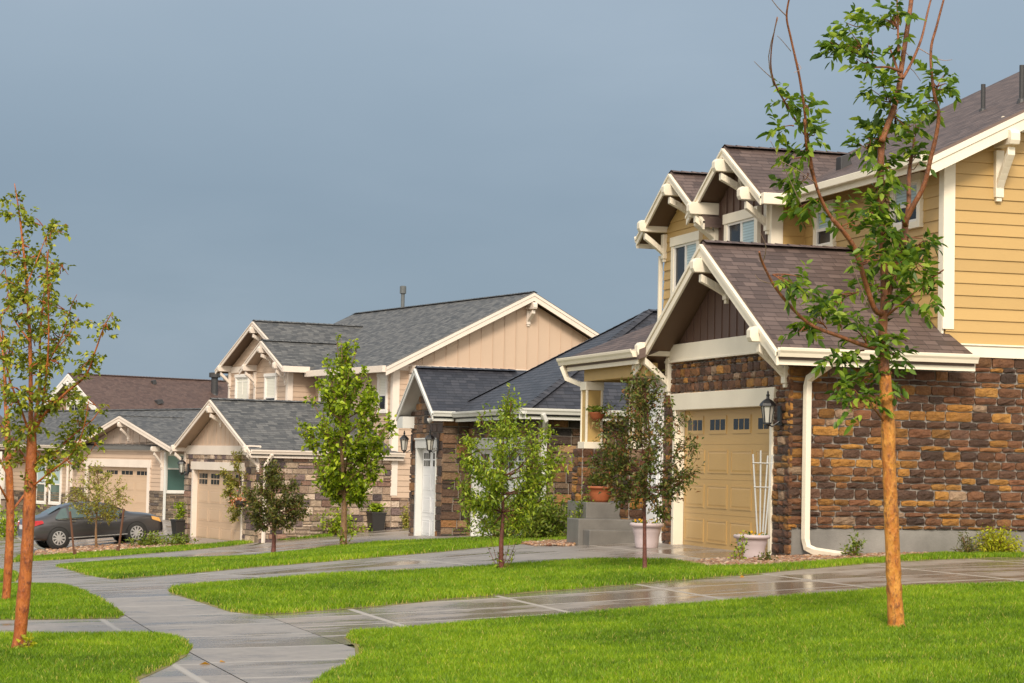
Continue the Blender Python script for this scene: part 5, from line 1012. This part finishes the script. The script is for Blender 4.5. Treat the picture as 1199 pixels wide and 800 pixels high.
def square_planter(label, px, s, h, plant):
    g_ = og(*px); r_ = thing('planter', label, 'planter', tuple(g_), R(12)); m_ = M(); a_ = s*.78; m_.hexa([(-a_,-a_,0),(a_,-a_,0),(a_,a_,0),(-a_,a_,0),(-s,-s,h),(s,-s,h),(s,s,h),(-s,s,h)]); m_.box(-s*1.06, s*1.06, -s*1.06, s*1.06, h, h+.06)
    m_.build('body', 'black_resin', r_, False, .015)
    P_ = [(random.gauss(0, s*.45), random.gauss(0, s*.45), h+.05+random.random()*plant[0]) for _ in range(plant[1])]; leaves_obj('foliage', P_, [(random.gauss(0,.7), random.gauss(0,.7), random.uniform(.1,1)) for _ in P_], .13, .06, plant[2], r_, 7); return r_
square_planter('tall black square planter with a green plant at the pale stone wall', (440,621.5), .24, .52, (.24, 260, 'leaf_bright'))
square_planter('short dark planter left of the tall black planter at the pale stone wall', (426,619), .2, .38, (.3, 200, 'leaf_olive'))
square_planter('dark planter with a leafy green plant between the two tan garage doors', (211,628), .26, .5, (.55, 260, 'leaf_bright'))
hc = C.matrix_basis @ Vector((-.35, .72, 1.25)); hb = thing('hanging_basket', 'hanging basket of mixed flowers by the tan garage door of the pale stone house', 'basket', tuple(hc)); m_ = M(); m_.lathe([(0,-.2),(.12,-.18),(.2,-.06),(.22,.02),(.2,.03)], (0,0,0), 14)
for k in range(3): m_.tube([(.2*math.cos(k*2.1), .2*math.sin(k*2.1), 0), (0,0,.6)], .008, 4)
m_.tube([(0,0,.6),(.15,0,.66),(.36,0,.62)], .014, 5); m_.build('body', 'black_resin', hb); leaves_obj('flowers', [(random.gauss(0,.14), random.gauss(0,.14), random.gauss(0,.1)) for _ in range(220)], [(random.gauss(0,1), random.gauss(0,1), random.gauss(0,1)) for _ in range(220)], .09, .06, 'flower_mixed', hb, 5)
# fallen leaves on the wet walk
for i, ((x, y), lb) in enumerate([((257,777), 'yellow fallen leaf nearest the camera on the wet walk'), ((233,780), 'yellow fallen leaf on the walk beside the rounded lawn corner'), ((236,703), 'orange fallen leaf at the tip of the long grass strip'), ((866,677), 'yellow fallen leaf on the path edge under the lavender pot')]):
    g_ = og(x, y); v, t_, q_ = leaf_arrays(np.array([[0,0,.012]]), np.array([[1.,.4,.12]]), .09, .05, i); o = np_mesh('fallen_leaf', v, t_, q_, 'dead_leaf'); o.location = tuple(g_); tag(o, lb, 'leaf', 'fallen leaves')

# ================================================================== CAR
pr = at(68,645,73.2); pf = at(162,640.5,71.4); mid_ = (pr+pf)/2; yaw_c = R(10)
nrm = np.array([-math.sin(yaw_c), math.cos(yaw_c), 0]); cc_ = mid_+nrm*.80
car = thing('parked_car', 'dark grey four door sedan parked nose towards the garages', 'car', (float(cc_[0]), float(cc_[1]), float(mid_[2])+.10)); car.scale = (.93,.93,.98); car.rotation_euler = (0, -math.atan2(pf[2]-pr[2], np.linalg.norm(pf[:2]-pr[:2])), yaw_c)
ST = [(-2.44,.66,.74,.60,.80,.82,.42),(-2.40,.80,.82,.66,.93,.95,.36),(-2.25,.87,.90,.70,1.02,1.04,.30),(-1.95,.905,.93,.70,1.06,1.08,.26),(-1.66,.92,.95,.66,1.10,1.12,.24),(-1.15,.925,.96,.58,1.355,1.38,.22),(-.8,.925,.955,.57,1.425,1.455,.21),(-.25,.925,.945,.58,1.445,1.48,.21),(.3,.925,.93,.58,1.41,1.445,.21),(.68,.925,.92,.60,1.28,1.32,.21),(1.28,.92,.90,.72,.99,1.03,.22),(1.7,.915,.90,.75,.975,1.015,.24),(2.1,.88,.84,.70,.90,.94,.26),(2.34,.78,.74,.60,.80,.84,.26),(2.45,.62,.62,.50,.66,.69,.30)]
bm = M(); rows = []
for x, ys_, zb, yr, zr, zt, zl in ST:
    half = [(ys_*.86, zl),(ys_*.985, zl+.10),(ys_, .62 if zb > .65 else zb*.8),(ys_*.975, zb),(yr, zr),(yr*.55, zt-.005),(0, zt)]
    ring = [(x, -y, z) for y, z in half]+[(x, y, z) for y, z in half[-2::-1]]; rows.append(ring)
vs = [p for r_ in rows for p in r_]; n = len(rows[0]); fs = [(i*n+j, i*n+j+1, (i+1)*n+j+1, (i+1)*n+j) for i in range(len(rows)-1) for j in range(n-1)]
fs += [(i*n+n-1, i*n, (i+1)*n, (i+1)*n+n-1) for i in range(len(rows)-1)]; fs += [tuple(range(n)), tuple((len(rows)-1)*n+j for j in range(n))[::-1]]
bm.idx(vs, fs); body = bm.build('body', 'car_paint', car, True); sb_ = body.modifiers.new('sub', 'SUBSURF'); sb_.levels = 2; sb_.render_levels = 2
def stat(x):
    X = [s_[0] for s_ in ST]; return [float(np.interp(x, X, [s_[i] for s_ in ST])) for i in range(1, 7)]
def sidept(x, t, sg, off=.006):
    ys_, zb, yr, zr, zt, zl = stat(x); return (x, sg*(ys_*.975+(yr-ys_*.975)*t+off), zb+(zr-zb)*t)
for sg in (-1, 1):
    for xs_, lab in [((.98,.68,.3,-.12),'d'),((-.2,-.55,-.95),'r'),((-1.02,-1.2,-1.45),'q')]:
        w = M(); k = len(xs_)
        top = [.50 if (lab == 'd' and i == 0) else (.3 if (lab == 'q' and i == k-1) else .86) for i in range(k)]
        if lab == 'd': top[0] = .35
        v = [sidept(x, .06, sg) for x in xs_]+[sidept(x, t, sg) for x, t in zip(xs_, top)]; w.idx(v, [(i, i+1, k+i+1, k+i) for i in range(k-1)]); w.build('side_window', 'glass_car', car)
    h = M(); h.bar((.02,sg*.93,.86),(.24,sg*.93,.865),.03,.035); h.bar((-.98,sg*.93,.87),(-.76,sg*.93,.875),.03,.035); h.build('door_handle', 'chrome', car, False, .008)
    h = M(); h.bar((-1.3,sg*.925,.33),(1.1,sg*.925,.33),.02,.03); h.build('sill_trim', 'alloy', car); h = M(); h.bar((-1.4,sg*.912,.965),(1.05,sg*.908,.925),.012,.022); h.build('belt_trim', 'chrome', car)
    h = M(); h.hexa([(.78,sg*.9,.92),(.95,sg*.9,.92),(.95,sg*1.08,.95),(.80,sg*1.08,.95),(.78,sg*.92,1.05),(.92,sg*.92,1.05),(.90,sg*1.08,1.06),(.80,sg*1.08,1.06)]); h.build('door_mirror', 'car_paint', car, False, .02)
    h = M(); h.hexa([(-2.45,sg*.52,.76),(-2.41,sg*.86,.73),(-1.88,sg*.945,.86),(-2.38,sg*.5,.80),(-2.43,sg*.52,.92),(-2.34,sg*.86,.96),(-1.92,sg*.93,.96),(-2.36,sg*.5,.93)]); h.build('tail_light', 'tail_red', car, False, .012)
    h = M(); h.hexa([(2.43,sg*.55,.64),(2.35,sg*.79,.64),(1.98,sg*.91,.76),(2.2,sg*.55,.66),(2.37,sg*.55,.76),(2.28,sg*.78,.80),(1.96,sg*.90,.88),(2.1,sg*.55,.80)]); h.build('headlight', 'lamp_amber', car, False, .012)
    for wx in (-1.38, 1.40):
        a = M(); pr_ = [(wx+.395*math.cos(t_), .335+.395*math.sin(t_)) for t_ in np.linspace(0, 2*math.pi, 25)[:-1]]
        v = [(x, sg*.70, z) for x, z in pr_]+[(x, sg*.929, z) for x, z in pr_]; K = len(pr_); a.idx(v, [(i, (i+1) % K, (i+1) % K+K, i+K) for i in range(K)]+[tuple(range(K, 2*K))]); a.build('wheel_arch', 'plastic_black', car)
        wr = bpy.data.objects.new('wheel', None); COL.objects.link(wr); wr.parent = car; wr.scale = (1.08,1,1.08); wr.location = (wx, sg*.86, .345); wr.empty_display_size = .1
        t = M(); prof = [(.215,-.1),(.30,-.105),(.322,-.085),(.328,0),(.322,.07),(.30,.088),(.215,.085)]
        ang = np.linspace(0, 2*math.pi, 33)[:-1]; v = [(r_*math.cos(q), sg*y, r_*math.sin(q)) for r_, y in prof for q in ang]; K = 32; t.idx(v, [(i*K+j, i*K+(j+1) % K, (i+1)*K+(j+1) % K, (i+1)*K+j) for i in range(len(prof)-1) for j in range(K)]); t.build('tyre', 'rubber', wr, True)
        rm = M(); v = [(r_*math.cos(q), sg*y, r_*math.sin(q)) for r_, y in [(.218,.06),(.218,.082),(.195,.085),(.19,.05)] for q in ang]; rm.idx(v, [(i*K+j, i*K+(j+1) % K, (i+1)*K+(j+1) % K, (i+1)*K+j) for i in range(3) for j in range(K)])
        for k in range(10):
            q = k*math.pi/5; rm.bar((.05*math.cos(q), sg*.075, .05*math.sin(q)), (.195*math.cos(q), sg*.068, .195*math.sin(q)), .02, .048, (-math.sin(q), 0, math.cos(q)))
        v = [(.065*math.cos(q), sg*.088, .065*math.sin(q)) for q in ang[::2]]; rm.idx(v, [tuple(range(len(v)))]); rm.build('rim', 'alloy', wr)
for x0, x1, t0, nm in [(-1.62,-1.18,0,'rear_window'),(1.24,.72,0,'windscreen')]:
    w = M(); s0_, s1_ = stat(x0), stat(x1); w.face([(x0,-s0_[2]*.85,s0_[3]+.03),(x0,s0_[2]*.85,s0_[3]+.03),(x1,s1_[2]*.9,s1_[3]+.02),(x1,-s1_[2]*.9,s1_[3]+.02)]); w.build(nm, 'glass_car', car)
w = M(); w.box(-2.46, -2.43, -.26, .26, .68, .82); w.build('licence_plate', 'plate_white', car); w = M(); w.box(-2.47, -2.38, -.7, .7, .40, .44); w.build('bumper_trim', 'chrome', car)

# ================================================================== SKY AND LIGHT
wd = bpy.data.worlds.new('World'); SC.world = wd; wd.use_nodes = True; nt = wd.node_tree; nt.nodes.clear()
class WN(N):
    def __init__(s, t): s.t = t
w_ = WN(nt); out = w_.n('ShaderNodeOutputWorld'); bg = w_.n('ShaderNodeBackground'); w_.l(bg.outputs[0], out.inputs[0]); bg.inputs[1].default_value = .1
SUN_EL = R(38); SUN_AZ_VEC = Vector((-.30, -.95, 0)).normalized()   # direction towards the sun, on the ground
sk = w_.n('ShaderNodeTexSky', sky_type='NISHITA'); sk.sun_disc = False; sk.sun_elevation = SUN_EL; sk.sun_rotation = math.atan2(SUN_AZ_VEC.x, SUN_AZ_VEC.y); sk.air_density = 1.0; sk.dust_density = 2.0
tc = w_.n('ShaderNodeTexCoord').outputs['Generated']; sp = w_.n('ShaderNodeSeparateXYZ'); w_.l(tc, sp.inputs[0])
# storm cloud ahead (along the view), thin bright cloud behind
dot = w_.math('ADD', w_.math('MULTIPLY', sp.outputs[0], float(fw0[0])), w_.math('MULTIPLY', sp.outputs[1], float(fw0[1])))
back = w_.rng(dot, .55, -.55)
elev = w_.ramp(w_.rng(sp.outputs[2], -.05, .45), [(0,(.275,.36,.44)),(.16,(.255,.335,.41)),(.34,(.25,.33,.41)),(.46,(.32,.405,.485)),(.66,(.40,.485,.57)),(1,(.46,.53,.60))])
nz = w_.noise(w_.map(tc, (1.2,1.2,2.2)), 2.2, 4, .5); nz2 = w_.noise(w_.map(tc, (1, 1, 3.2)), 5.0, 6, .6); storm = w_.mix(w_.math('MULTIPLY', w_.math('MULTIPLY', w_.rng(nz, .38, .7), w_.rng(nz2, .3, .7)), .42), elev, (.48,.56,.64))
bright = w_.mix(w_.rng(nz, .35, .65), (1.25,1.18,1.08), (1.9,1.75,1.5))
cl = w_.mix(back, storm, bright); cl = w_.mix(1, cl, (7.9,7.95,8.1), 'MULTIPLY')
w_.l(w_.mix(.93, sk.outputs[0], cl), bg.inputs[0])
sl = bpy.data.lights.new('sun', 'SUN'); sl.energy = 2.8; sl.angle = R(15); sl.color = (1, .88, .73); so = bpy.data.objects.new('sun', sl); COL.objects.link(so)
dv = Vector((SUN_AZ_VEC.x*math.cos(SUN_EL), SUN_AZ_VEC.y*math.cos(SUN_EL), math.sin(SUN_EL))); so.rotation_euler = (dv).to_track_quat('Z', 'Y').to_euler(); so.location = (0, -10, 30)
SC.view_settings.view_transform = 'Standard'; SC.view_settings.look = 'None'; SC.view_settings.exposure = .34; SC.view_settings.gamma = 1; SC.view_settings.use_curve_mapping = False
SC.cycles.max_bounces = 6; SC.cycles.use_denoising = True
